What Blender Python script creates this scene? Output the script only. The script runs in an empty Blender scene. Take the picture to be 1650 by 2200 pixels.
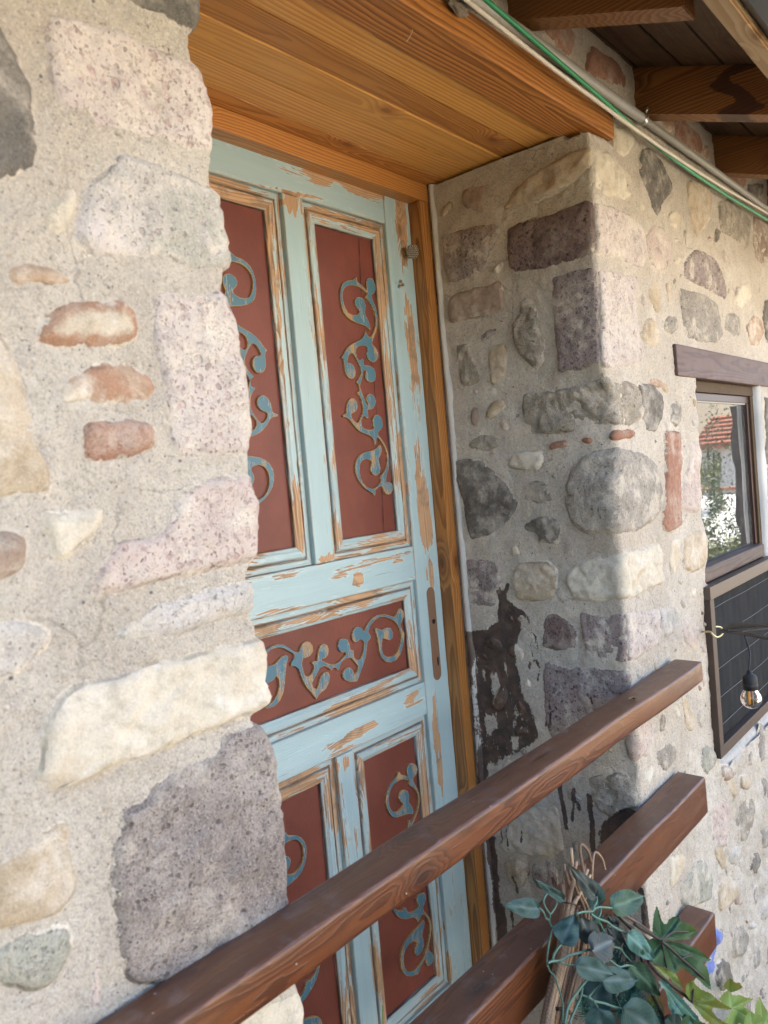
import bpy, bmesh, math, random
import numpy as np
from mathutils import Vector, Matrix
from mathutils.geometry import delaunay_2d_cdt

random.seed(7)
rng = np.random.default_rng(7)
S = bpy.context.scene
COL = S.collection

# ------------------------------------------------------------------ camera
R = np.array([[0.653259235560486, -0.7521132372154042, -0.0870519934309039],
              [-0.08853966385196872, 0.038300922006495965, -0.9953360072349601],
              [0.7519395581294482, 0.6579199934481524, -0.04157142217044258]])   # rows: right, down, forward
P = np.array([0.0, -0.76, 1.33])
cam = bpy.data.cameras.new('camera')
cam.sensor_fit = 'HORIZONTAL'; cam.sensor_width = 36.0; cam.lens = 36.0
cam.clip_start = 0.02; cam.clip_end = 3000
cam.dof.use_dof = True; cam.dof.focus_distance = 1.9; cam.dof.aperture_fstop = 9.0
co = bpy.data.objects.new('camera', cam); COL.objects.link(co)
co.matrix_world = Matrix(((R[0, 0], -R[1, 0], -R[2, 0], P[0]), (R[0, 1], -R[1, 1], -R[2, 1], P[1]),
                          (R[0, 2], -R[1, 2], -R[2, 2], P[2]), (0, 0, 0, 1)))
S.camera = co

# ------------------------------------------------------------------ light
SUN_AZ = math.radians(28)      # from +Y towards +X
SUN_EL = math.radians(46)
sd = Vector((math.sin(SUN_AZ) * math.cos(SUN_EL), math.cos(SUN_AZ) * math.cos(SUN_EL), math.sin(SUN_EL)))
W = bpy.data.worlds.new('World'); S.world = W; W.use_nodes = True
wn = W.node_tree
sky = wn.nodes.new('ShaderNodeTexSky'); sky.sky_type = 'NISHITA'; sky.sun_disc = False
sky.sun_elevation = SUN_EL; sky.sun_rotation = SUN_AZ
sky.air_density = 1.0; sky.dust_density = 1.5
wn.links.new(sky.outputs[0], wn.nodes['Background'].inputs[0])
wn.nodes['Background'].inputs[1].default_value = 0.15
sl = bpy.data.lights.new('sun', 'SUN'); sl.energy = 4.2; sl.angle = math.radians(0.5); sl.color = (1.0, 0.91, 0.77)
so = bpy.data.objects.new('sun', sl); COL.objects.link(so); so.rotation_mode = 'QUATERNION'
so.rotation_quaternion = sd.to_track_quat('Z', 'Y')
S.view_settings.view_transform = 'Standard'; S.view_settings.look = 'None'
S.view_settings.gamma = 1.0; S.view_settings.use_curve_mapping = False
S.view_settings.exposure = 2.66
S.cycles.max_bounces = 10; S.cycles.diffuse_bounces = 4; S.cycles.transparent_max_bounces = 16
S.cycles.caustics_reflective = False; S.cycles.caustics_refractive = False

# ------------------------------------------------------------------ rays through the photograph, to place things
def ray(px, py): return R.T @ np.array([px - 825.0, py - 1100.0, 1650.0])
def onY(px, py, y=0.0): d = ray(px, py); return P + d * ((y - P[1]) / d[1])
def onX(px, py, x): d = ray(px, py); return P + d * ((x - P[0]) / d[0])
def zz(ox, oy, s, pts): return [(ox + a / s, oy + b / s) for a, b in pts]

# ------------------------------------------------------------------ noise
def _h(ix, iy, iz):
    n = (ix.astype(np.int64) * 374761393 + iy.astype(np.int64) * 668265263 + iz.astype(np.int64) * 2147483647 + 1013) & 0xffffffff
    n = ((n ^ (n >> 13)) * 1274126177) & 0xffffffff
    return ((n ^ (n >> 16)) & 0xffff) / 65535.0
def vnoise(x, y, z=0.0):
    x = np.asarray(x, float); y = np.asarray(y, float); z = np.zeros_like(x) + z
    ix, iy, iz = np.floor(x), np.floor(y), np.floor(z)
    fx, fy, fz = x - ix, y - iy, z - iz
    fx = fx * fx * (3 - 2 * fx); fy = fy * fy * (3 - 2 * fy); fz = fz * fz * (3 - 2 * fz)
    def c(a, b, d): return _h(ix + a, iy + b, iz + d)
    l = lambda a, b, t: a + (b - a) * t
    return l(l(l(c(0, 0, 0), c(1, 0, 0), fx), l(c(0, 1, 0), c(1, 1, 0), fx), fy),
             l(l(c(0, 0, 1), c(1, 0, 1), fx), l(c(0, 1, 1), c(1, 1, 1), fx), fy), fz) * 2 - 1
def fbm(x, y, z=0.0, o=4):
    v = 0; a = 1.0; t = 0
    x = np.asarray(x, float); y = np.asarray(y, float)
    for i in range(o):
        v = v + a * vnoise(x, y, z + i * 17.3); t += a; a *= 0.5; x = x * 2.03 + 5.1; y = y * 2.03 + 3.7
    return v / t
def sstep(a, b, x): t = np.clip((x - a) / (b - a), 0, 1); return t * t * (3 - 2 * t)

# ------------------------------------------------------------------ objects
def mesh_obj(name, verts, faces, mat=None, parent=None, smooth=False, attrs=None):
    me = bpy.data.meshes.new(name)
    me.from_pydata([tuple(map(float, v)) for v in verts], [], [tuple(map(int, f)) for f in faces])
    if smooth: me.polygons.foreach_set('use_smooth', [True] * len(me.polygons))
    for k, a in (attrs or {}).items():
        at = me.attributes.new(k, 'FLOAT', 'POINT'); at.data.foreach_set('value', np.asarray(a, np.float32))
    if mat: me.materials.append(mat)
    me.update()
    o = bpy.data.objects.new(name, me); COL.objects.link(o)
    if parent: o.parent = parent
    return o
def bm_obj(name, bm, mat=None, parent=None, smooth=False):
    me = bpy.data.meshes.new(name)
    bmesh.ops.recalc_face_normals(bm, faces=bm.faces)
    bm.to_mesh(me); bm.free()
    if smooth: me.polygons.foreach_set('use_smooth', [True] * len(me.polygons))
    if mat: me.materials.append(mat)
    o = bpy.data.objects.new(name, me); COL.objects.link(o)
    if parent: o.parent = parent
    return o
def thing(name, label, cat, loc=(0, 0, 0), group=None):
    o = bpy.data.objects.new(name, None); COL.objects.link(o); o.empty_display_size = 0.05
    o['label'] = label; o['category'] = cat; o['kind'] = 'thing'
    if group: o['group'] = group
    return o
def tag(o, label, cat, group=None):
    o['label'] = label; o['category'] = cat; o['kind'] = 'thing'
    if group: o['group'] = group
    return o
def kind(o, k): o['kind'] = k; return o
def box_bm(x0, x1, y0, y1, z0, z1, bev=0.0, seg=2, bm=None):
    own = bm is None
    bm = bm or bmesh.new()
    r = bmesh.ops.create_cube(bm, size=1.0)
    for v in r['verts']:
        v.co = Vector(((x0 + x1) / 2 + v.co.x * (x1 - x0), (y0 + y1) / 2 + v.co.y * (y1 - y0), (z0 + z1) / 2 + v.co.z * (z1 - z0)))
    if bev and own:
        bmesh.ops.bevel(bm, geom=list(bm.edges), offset=bev, segments=seg, affect='EDGES', profile=0.6)
    return bm
def centred(o):
    """move the origin to the middle of the piece, so that its grain is laid out from there"""
    me = o.data; n = len(me.vertices); a = np.empty(n * 3, np.float32); me.vertices.foreach_get('co', a); a = a.reshape(-1, 3)
    c = (a.min(0) + a.max(0)) / 2; a -= c; me.vertices.foreach_set('co', a.ravel()); me.update(); o.location = tuple(float(k) for k in c)
    return o
def box(name, x0, x1, y0, y1, z0, z1, mat, parent=None, bev=0.0, seg=2):
    return centred(bm_obj(name, box_bm(x0, x1, y0, y1, z0, z1, bev, seg), mat, parent))
def smooth_path(pts, n=6):
    p = [np.array(a, float) for a in pts]
    if len(p) < 3: return p
    p = [2 * p[0] - p[1]] + p + [2 * p[-1] - p[-2]]
    out = []
    for i in range(1, len(p) - 2):
        for k in range(n):
            t = k / n
            out.append(0.5 * ((2 * p[i]) + (-p[i - 1] + p[i + 1]) * t + (2 * p[i - 1] - 5 * p[i] + 4 * p[i + 1] - p[i + 2]) * t * t + (-p[i - 1] + 3 * p[i] - 3 * p[i + 1] + p[i + 2]) * t ** 3))
    out.append(p[-2]); return out
def tube_vf(pts, rad, seg=8, cap=True, off=0):
    pts = [np.array(p, float) for p in pts]; n = len(pts)
    rad = [rad] * n if np.isscalar(rad) else list(rad)
    V = []; F = []
    up = np.array([0.13, 0.31, 0.94]); prev = None
    for i, p in enumerate(pts):
        t = pts[min(i + 1, n - 1)] - pts[max(i - 1, 0)]; t = t / (np.linalg.norm(t) + 1e-12)
        a = prev if prev is not None else (up if abs(up @ t) < 0.9 else np.array([1.0, 0, 0]))
        a = a - (a @ t) * t; a /= np.linalg.norm(a); prev = a; b = np.cross(t, a)
        for k in range(seg):
            an = 2 * math.pi * k / seg
            V.append(p + rad[i] * (math.cos(an) * a + math.sin(an) * b))
    for i in range(n - 1):
        for k in range(seg):
            F.append((off + i * seg + k, off + i * seg + (k + 1) % seg, off + (i + 1) * seg + (k + 1) % seg, off + (i + 1) * seg + k))
    if cap:
        F.append(tuple(off + k for k in reversed(range(seg)))); F.append(tuple(off + (n - 1) * seg + k for k in range(seg)))
    return V, F
def tube(name, pts, rad, mat, parent=None, seg=8, smooth=True):
    V, F = tube_vf(pts, rad, seg)
    return mesh_obj(name, V, F, mat, parent, smooth)
def lathe(name, prof, c, mat, parent=None, seg=24):
    V = []; F = []
    for r, z in prof:
        for k in range(seg):
            a = 2 * math.pi * k / seg; V.append((c[0] + r * math.cos(a), c[1] + r * math.sin(a), c[2] + z))
    for i in range(len(prof) - 1):
        for k in range(seg): F.append((i * seg + k, i * seg + (k + 1) % seg, (i + 1) * seg + (k + 1) % seg, (i + 1) * seg + k))
    return mesh_obj(name, V, F, mat, parent, True)

# ------------------------------------------------------------------ node helpers
class NT:
    def __init__(s, name):
        s.m = bpy.data.materials.new(name); s.m.use_nodes = True; s.t = s.m.node_tree
        s.b = s.t.nodes['Principled BSDF']
    def n(s, typ, props=None, **ins):
        nd = s.t.nodes.new('ShaderNode' + typ)
        for k, v in (props or {}).items(): setattr(nd, k, v)
        for k, v in ins.items():
            key = int(k[1:]) if k[0] == '_' and k[1:].isdigit() else k.replace('_', ' ')
            s.set(nd.inputs[key], v)
        return nd
    def set(s, sock, v):
        if isinstance(v, bpy.types.NodeSocket): s.t.links.new(v, sock)
        elif isinstance(v, bpy.types.Node): s.t.links.new(v.outputs[0], sock)
        else:
            if sock.type == 'RGBA' and len(v) == 3: v = (*v, 1)
            sock.default_value = v
    def math(s, op, a, b=0.0, c=None, clamp=False):
        nd = s.n('Math', {'operation': op, 'use_clamp': clamp}, _0=a, _1=b)
        if c is not None: s.set(nd.inputs[2], c)
        return nd.outputs[0]
    def vmath(s, op, a, b=(0, 0, 0)):
        nd = s.n('VectorMath', {'operation': op}, _0=a, _1=b); return nd.outputs[1] if op in ('LENGTH', 'DOT_PRODUCT', 'DISTANCE') else nd.outputs[0]
    def scale(s, v, k): return s.vmath('MULTIPLY', v, k if not np.isscalar(k) else (k, k, k))
    def noise(s, v, sc, det=4, rough=0.55, dist=0.0):
        return s.n('TexNoise', None, Vector=v, Scale=sc, Detail=det, Roughness=rough, Distortion=dist).outputs[0]
    def vor(s, v, sc, feat='F1', rnd=1.0):
        return s.n('TexVoronoi', {'feature': feat}, Vector=v, Scale=sc, Randomness=rnd)
    def ss(s, a, b, x):
        return s.n('MapRange', {'interpolation_type': 'SMOOTHSTEP', 'clamp': True}, _0=x, _1=a, _2=b, _3=0.0, _4=1.0).outputs[0]
    def mix(s, f, a, b, mode='MIX'):
        nd = s.n('Mix', {'data_type': 'RGBA', 'blend_type': mode, 'clamp_factor': True})
        s.set(nd.inputs[0], f); s.set(nd.inputs[6], a); s.set(nd.inputs[7], b); return nd.outputs[2]
    def attr(s, name): return s.n('Attribute', {'attribute_name': name}).outputs['Fac']
    def pos(s): return s.n('TexCoord').outputs['Object']
    def rnd(s): return s.n('ObjectInfo').outputs['Random']
    def off(s, k=37.0):
        r = s.rnd(); c = s.n('CombineXYZ', None, _0=s.math('MULTIPLY', r, k), _1=s.math('MULTIPLY', r, k * 1.7), _2=s.math('MULTIPLY', r, k * 2.3))
        return s.vmath('ADD', s.pos(), c.outputs[0])
    def bump(s, h, strength, dist, normal=None):
        nd = s.n('Bump', None, Strength=strength, Distance=dist, Height=h)
        if normal is not None: s.set(nd.inputs['Normal'], normal)
        return nd.outputs[0]
    def out(s, col, rough=0.8, normal=None, **kw):
        s.set(s.b.inputs['Base Color'], col); s.set(s.b.inputs['Roughness'], rough)
        if normal is not None: s.set(s.b.inputs['Normal'], normal)
        for k, v in kw.items(): s.set(s.b.inputs[k.replace('_', ' ')], v)
        return s.m

def simple(name, col, rough=0.6, bump=0.0, bsc=60, var=0.0, **kw):
    t = NT(name); v = t.off(11)
    n = t.noise(v, bsc, 5)
    c = col
    if var: c = t.mix(n, tuple(x * (1 - var) for x in col), tuple(min(1, x * (1 + var)) for x in col))
    return t.out(c, rough, t.bump(n, bump, 0.002) if bump else None, **kw)

# mortar colour network, shared by the bed and by the smears on the stones
def mortar_net(t, v):
    big = t.noise(v, 4, 5, 0.6); med = t.noise(v, 30, 6, 0.65); fine = t.noise(v, 380, 3, 0.75)
    c = t.mix(t.ss(0.3, 0.7, big), (0.56, 0.48, 0.375), (0.73, 0.66, 0.55))
    c = t.mix(t.math('MULTIPLY', t.ss(0.42, 0.70, med), 0.8), c, (0.53, 0.47, 0.40))
    c = t.mix(t.math('MULTIPLY', t.ss(0.5, 0.74, fine), 0.8), c, (0.78, 0.72, 0.61))
    c = t.mix(t.math('MULTIPLY', t.ss(0.47, 0.28, fine), 0.7), c, (0.26, 0.22, 0.19))
    de_ = t.n('TexVoronoi', {'feature': 'DISTANCE_TO_EDGE'}, Vector=t.vmath('ADD', v, t.scale(t.n('TexNoise', None, Vector=v, Scale=9.0, Detail=5.0).outputs['Color'], 0.16)), Scale=3.4).outputs['Distance']
    ck = t.math('MULTIPLY', t.ss(0.011, 0.003, de_), t.ss(0.50, 0.58, t.noise(v, 5.5, 3)))
    c = t.mix(t.math("MULTIPLY", ck, 0.35), c, (0.17, 0.135, 0.105))
    grit = t.noise(v, 165, 3, 0.8)
    c = t.mix(t.math('MULTIPLY', t.ss(0.45, 0.33, grit), 0.55), c, (0.23, 0.195, 0.165)); c = t.mix(t.math('MULTIPLY', t.ss(0.56, 0.68, grit), 0.5), c, (0.82, 0.77, 0.68))
    peb = None
    for sc, lim, ra in ((75, 0.95, 0.20), (190, 0.90, 0.26)):
        g = t.vor(v, sc); r = t.n('SeparateColor', None, _0=g.outputs['Color'])
        pb = t.math('MULTIPLY', t.ss(ra, ra * 0.6, g.outputs['Distance']), t.math('GREATER_THAN', r.outputs[0], lim))
        c = t.mix(t.math('MULTIPLY', pb, 0.85), c, t.mix(r.outputs[1], (0.11, 0.10, 0.10), (0.36, 0.27, 0.22)))
        peb = pb if peb is None else t.math('MAXIMUM', peb, pb)
    return c, med, fine, peb
def stain_net(t, c, v, rough):
    st = t.attr('stain'); n = t.noise(t.scale(v, (1, 1, 0.3)), 75, 5, 0.65); nb = t.noise(v, 130, 4, 0.7)
    m = t.ss(0.42, 0.54, t.math('ADD', st, t.math('ADD', t.math('MULTIPLY', t.math('SUBTRACT', n, 0.5), 1.25), t.math('MULTIPLY', t.math('SUBTRACT', nb, 0.5), 0.9))))
    n2 = t.noise(v, 35, 4)
    c = t.mix(t.math('MULTIPLY', m, 0.92), c, t.mix(t.ss(0.4, 0.7, n2), (0.042, 0.019, 0.012), (0.12, 0.062, 0.040)))
    bl = t.attr('blue'); mb = t.ss(0.42, 0.58, t.math('ADD', bl, t.math('MULTIPLY', t.math('SUBTRACT', t.noise(v, 150, 4), 0.5), 0.7)))
    c = t.mix(mb, c, (0.22, 0.28, 0.62))
    return c, t.math('SUBTRACT', rough, t.math('MULTIPLY', m, 0.42))
def make_mortar():
    t = NT('lime_mortar'); v = t.pos()
    c, med, fine, peb = mortar_net(t, v)
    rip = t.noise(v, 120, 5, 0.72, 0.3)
    c = t.mix(t.math('MULTIPLY', t.ss(0.48, 0.28, rip), 0.5), c, (0.32, 0.27, 0.22)); c = t.mix(t.math('MULTIPLY', t.ss(0.54, 0.74, rip), 0.4), c, (0.80, 0.74, 0.64))  # hollows darkened, crests lightened: relief shading put into the colour
    c, ro = stain_net(t, c, v, 0.92)
    h = t.math('ADD', t.math('MULTIPLY', rip, 0.7), t.math('ADD', t.math('MULTIPLY', fine, 0.45), t.math('MULTIPLY', peb, 0.25)))
    return t.out(c, ro, t.bump(h, 1.0, 0.0085))
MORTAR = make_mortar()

def stone_mat(name, c1, c2, speck=(0.1, 0.07, 0.07), samt=0.0, ssc=90, light=None, bsc=60, bd=0.003, patch=None, streak=0.0, smear=1.0, grain=0.5, rimcol=None):
    t = NT(name); v0 = t.pos(); v = t.off(23)
    vv = t.scale(v, (1.0, 1.0, 1.0 + streak)) if streak else v
    n1 = t.noise(vv, 9, 5, 0.6); n2 = t.noise(vv, bsc, 6, 0.65); n3 = t.noise(v, 380, 3, 0.7)
    c = t.mix(t.ss(0.32, 0.68, n1), c1, c2)
    tint = t.math('MULTIPLY', t.math('SUBTRACT', t.rnd(), 0.5), 0.12)
    c = t.mix(t.ss(0.45, 0.75, n2), c, tuple(x * 0.72 for x in c1))
    if patch:
        n4 = t.noise(v, 6.5, 5, 0.6, 0.4)
        c = t.mix(t.ss(0.5, 0.62, n4), c, patch)
    if rimcol:
        e0 = t.attr('edge'); c = t.mix(t.ss(0.021, 0.013, t.math('ADD', e0, t.math('MULTIPLY', t.math('SUBTRACT', t.noise(v, 55, 4), 0.5), 0.022))), c, rimcol)
    c = t.mix(t.math('MULTIPLY', t.ss(0.5, 0.8, n3), grain), c, tuple(min(0.9, x * 1.7 + 0.08) for x in c1))
    c = t.mix(t.math('MULTIPLY', t.ss(0.5, 0.25, n3), grain), c, tuple(x * 0.45 for x in c1))
    h = t.math('ADD', t.math('MULTIPLY', n2, 0.7), t.math('MULTIPLY', n3, 0.35))
    if samt:
        dv = t.vmath('ADD', v, t.scale(t.n('TexNoise', None, Vector=v, Scale=70.0, Detail=3.0).outputs['Color'], 0.010))
        for sc, lim, op in ((ssc, 0.93 - samt * 0.25, 0.8), (ssc * 2.3, 0.86 - samt * 0.4, 0.8), (ssc * 4.6, 0.84 - samt * 0.4, 0.65)):
            g = t.vor(dv, sc); r = t.n('SeparateColor', None, _0=g.outputs['Color'])
            sp = t.math('MULTIPLY', t.ss(0.42, 0.30, g.outputs['Distance']), t.math('GREATER_THAN', r.outputs[0], lim))
            c = t.mix(t.math('MULTIPLY', sp, op), c, t.mix(r.outputs[1], speck, tuple(min(1, x * 2.4) for x in speck)))
            h = t.math('SUBTRACT', h, t.math('MULTIPLY', sp, 0.5))
    if light:
        n5 = t.noise(v, 14, 5, 0.65)
        c = t.mix(t.ss(0.56, 0.70, n5), c, light)
    # lime smeared over the rim and in thin films across the face
    e = t.attr('edge'); ns = t.noise(v0, 42, 5, 0.65)
    mk = t.ss(0.42, 0.56, t.math('ADD', t.math('SUBTRACT', 1.0, t.math('MULTIPLY', e, 88.0)), t.math('MULTIPLY', t.math('SUBTRACT', ns, 0.5), 2.8)))
    film = t.math('MULTIPLY', t.ss(0.46, 0.64, t.noise(v0, 13, 6, 0.72)), 0.78 * smear)
    mc, med, fine, peb = mortar_net(t, v0)
    c = t.mix(t.math('MAXIMUM', t.math('MULTIPLY', mk, 0.92), film), c, mc)
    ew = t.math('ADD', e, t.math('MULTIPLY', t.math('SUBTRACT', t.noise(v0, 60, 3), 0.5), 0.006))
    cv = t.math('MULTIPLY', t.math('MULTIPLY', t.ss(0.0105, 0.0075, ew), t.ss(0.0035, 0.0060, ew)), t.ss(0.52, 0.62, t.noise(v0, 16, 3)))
    c = t.mix(t.math('MULTIPLY', cv, 0.38), c, (0.13, 0.10, 0.08))  # broken dark line at the rim: contact shadow and joint dirt in colour
    c, ro = stain_net(t, c, v0, 0.9)
    h = t.math('SUBTRACT', t.math('ADD', h, t.math('MULTIPLY', mk, 0.4)), t.math('MULTIPLY', cv, 0.4))
    return t.out(c, ro, t.bump(h, 0.9, bd))
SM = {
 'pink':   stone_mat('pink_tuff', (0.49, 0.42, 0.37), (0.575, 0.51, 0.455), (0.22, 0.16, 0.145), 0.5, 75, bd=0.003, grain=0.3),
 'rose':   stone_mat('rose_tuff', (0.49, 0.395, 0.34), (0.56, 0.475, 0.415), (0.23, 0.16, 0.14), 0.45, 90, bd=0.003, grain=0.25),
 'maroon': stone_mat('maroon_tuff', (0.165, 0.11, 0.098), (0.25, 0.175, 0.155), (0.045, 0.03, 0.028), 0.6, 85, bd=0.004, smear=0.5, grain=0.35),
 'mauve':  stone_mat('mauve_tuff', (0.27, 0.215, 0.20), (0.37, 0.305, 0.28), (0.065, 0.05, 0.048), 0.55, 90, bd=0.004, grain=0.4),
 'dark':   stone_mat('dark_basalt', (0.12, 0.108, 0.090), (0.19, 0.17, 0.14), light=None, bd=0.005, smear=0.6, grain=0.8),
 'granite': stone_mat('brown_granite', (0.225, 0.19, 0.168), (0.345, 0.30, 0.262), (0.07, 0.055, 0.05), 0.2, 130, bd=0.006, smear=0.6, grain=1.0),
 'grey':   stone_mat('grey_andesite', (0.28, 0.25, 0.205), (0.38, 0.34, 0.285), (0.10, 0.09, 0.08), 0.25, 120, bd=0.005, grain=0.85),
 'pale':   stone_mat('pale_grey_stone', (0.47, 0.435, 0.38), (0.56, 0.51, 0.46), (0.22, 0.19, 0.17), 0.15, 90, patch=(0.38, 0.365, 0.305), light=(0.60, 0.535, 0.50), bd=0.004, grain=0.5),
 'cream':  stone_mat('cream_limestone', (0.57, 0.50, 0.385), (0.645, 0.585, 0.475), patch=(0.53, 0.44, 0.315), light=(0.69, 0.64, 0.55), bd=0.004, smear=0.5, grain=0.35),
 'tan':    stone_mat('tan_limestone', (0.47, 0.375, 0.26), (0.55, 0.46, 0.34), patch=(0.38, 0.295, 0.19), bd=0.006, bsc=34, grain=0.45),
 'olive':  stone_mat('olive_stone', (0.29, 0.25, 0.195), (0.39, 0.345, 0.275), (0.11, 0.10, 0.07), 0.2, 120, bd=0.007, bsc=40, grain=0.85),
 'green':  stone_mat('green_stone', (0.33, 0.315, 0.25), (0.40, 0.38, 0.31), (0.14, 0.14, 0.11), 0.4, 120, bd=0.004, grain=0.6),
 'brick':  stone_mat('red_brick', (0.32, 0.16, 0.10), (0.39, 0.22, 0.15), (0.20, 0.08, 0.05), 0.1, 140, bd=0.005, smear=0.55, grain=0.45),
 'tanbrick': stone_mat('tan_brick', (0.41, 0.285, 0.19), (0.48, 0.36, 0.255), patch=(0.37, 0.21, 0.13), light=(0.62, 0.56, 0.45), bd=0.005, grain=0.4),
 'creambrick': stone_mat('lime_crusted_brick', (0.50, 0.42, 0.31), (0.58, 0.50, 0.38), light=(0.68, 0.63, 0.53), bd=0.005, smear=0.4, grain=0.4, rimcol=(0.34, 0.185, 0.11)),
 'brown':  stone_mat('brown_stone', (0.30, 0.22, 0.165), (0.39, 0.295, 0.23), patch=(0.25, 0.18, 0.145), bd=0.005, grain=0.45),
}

# wood: growth rings round a pith beside each piece, bent round knots
def wood_core(t, light, dark, axis='x', freq=210.0, knot=1.0, knotcol=None, contrast=1.0):
    v = t.pos(); r = t.rnd()
    a = {'x': 0, 'y': 1, 'z': 2}[axis]
    st = [1.0, 1.0, 1.0]; st[a] = 0.11
    o = t.n('CombineXYZ', None, _0=t.math('MULTIPLY', r, 31.0), _1=t.math('MULTIPLY', r, 53.0), _2=t.math('MULTIPLY', r, 17.0)).outputs[0]
    vo = t.vmath('ADD', v, o)
    vs = t.scale(vo, tuple(st))
    w1 = t.noise(vs, 9, 3, 0.5); w2 = t.noise(vs, 60, 4, 0.6)
    sp_ = t.n('SeparateXYZ', None, _0=vo).outputs; al = sp_[a]; b1, b2 = [sp_[i] for i in range(3) if i != a]
    k2 = t.n('CombineXYZ', None, _0=t.math('MULTIPLY', al, 4.2), _1=t.math('MULTIPLY', t.math('ADD', b1, b2), 9.0)).outputs[0]
    kv = t.n('TexVoronoi', {'voronoi_dimensions': '2D'}, Vector=k2, Scale=1.0)
    kr = t.n('SeparateColor', None, _0=kv.outputs['Color']).outputs[0]
    kd = t.math('ADD', kv.outputs['Distance'], t.math('MULTIPLY', t.math('LESS_THAN', kr, 0.62), 1.0))
    kn = t.math('MULTIPLY', t.ss(0.34, 0.0, kd), 0.022 * knot)
    q = t.n('CombineXYZ', None, _0=t.math('MULTIPLY', t.math('SUBTRACT', r, 0.5), 0.10), _1=t.math('MULTIPLY', t.math('FRACT', t.math('MULTIPLY', r, 7.31)), 0.08), _2=t.math('MULTIPLY', t.math('FRACT', t.math('MULTIPLY', r, 3.77)), 0.08)).outputs[0]
    mk = [1.0, 1.0, 1.0]; mk[a] = 0.0
    fr = t.n('CombineXYZ', None, _0=0.0 if a == 0 else 0.03, _1=0.0 if a == 1 else 0.045, _2=0.0 if a == 2 else 0.05).outputs[0]
    rad = t.vmath('LENGTH', t.scale(t.vmath('SUBTRACT', t.vmath('ADD', v, fr), q), tuple(mk)))
    rr = t.math('ADD', rad, t.math('ADD', t.math('MULTIPLY', t.math('SUBTRACT', w1, 0.5), 0.075), kn))
    rr = t.math('ADD', rr, t.math('MULTIPLY', t.math('SUBTRACT', w2, 0.5), 0.003))
    saw = t.math('FRACT', t.math('MULTIPLY', rr, freq))
    ring = t.math('MULTIPLY', t.ss(0.15, 0.86, saw), t.ss(1.0, 0.93, saw))
    big = t.noise(vs, 5, 3)
    fib = t.noise(t.scale(vo, tuple(1.0 if i != a else 0.03 for i in range(3))), 500, 2, 0.5)
    c = t.mix(t.math('MULTIPLY', ring, 0.85 * contrast), light, dark)
    c = t.mix(t.math('MULTIPLY', t.ss(0.35, 0.7, big), 0.5), c, tuple(x * 0.72 for x in light))
    c = t.mix(t.math('MULTIPLY', t.ss(0.5, 0.7, fib), 0.25), c, dark)
    if knot:
        c = t.mix(t.ss(0.085, 0.04, kd), c, knotcol or tuple(x * 0.35 for x in dark))
        c = t.mix(t.math('MULTIPLY', t.ss(0.22, 0.07, kd), 0.6), c, dark)
    h = t.math('ADD', t.math('MULTIPLY', ring, 0.6), t.math('MULTIPLY', fib, 0.4))
    return c, h, ring, vo, vs
def wood(name, light, dark, axis='x', freq=210, rough=0.45, knot=1.0, bd=0.0006, contrast=1.0, wet=False, **kw):
    t = NT(name); c, h, ring, vo, vs = wood_core(t, light, dark, axis, freq, knot, None, contrast)
    rg = t.math('ADD', rough, t.math('MULTIPLY', t.math('SUBTRACT', t.noise(vo, 30, 3), 0.5), 0.2))
    if wet:
        m = t.attr('stain'); n = t.noise(t.scale(vo, (1, 0.35, 1)), 90, 4)
        m = t.ss(0.4, 0.6, t.math('ADD', m, t.math('MULTIPLY', t.math('SUBTRACT', n, 0.5), 0.9)))
        c = t.mix(t.math('MULTIPLY', m, 0.88), c, (0.045, 0.014, 0.008))
    return t.out(c, rg, t.bump(h, 0.6, bd), **kw)
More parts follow.
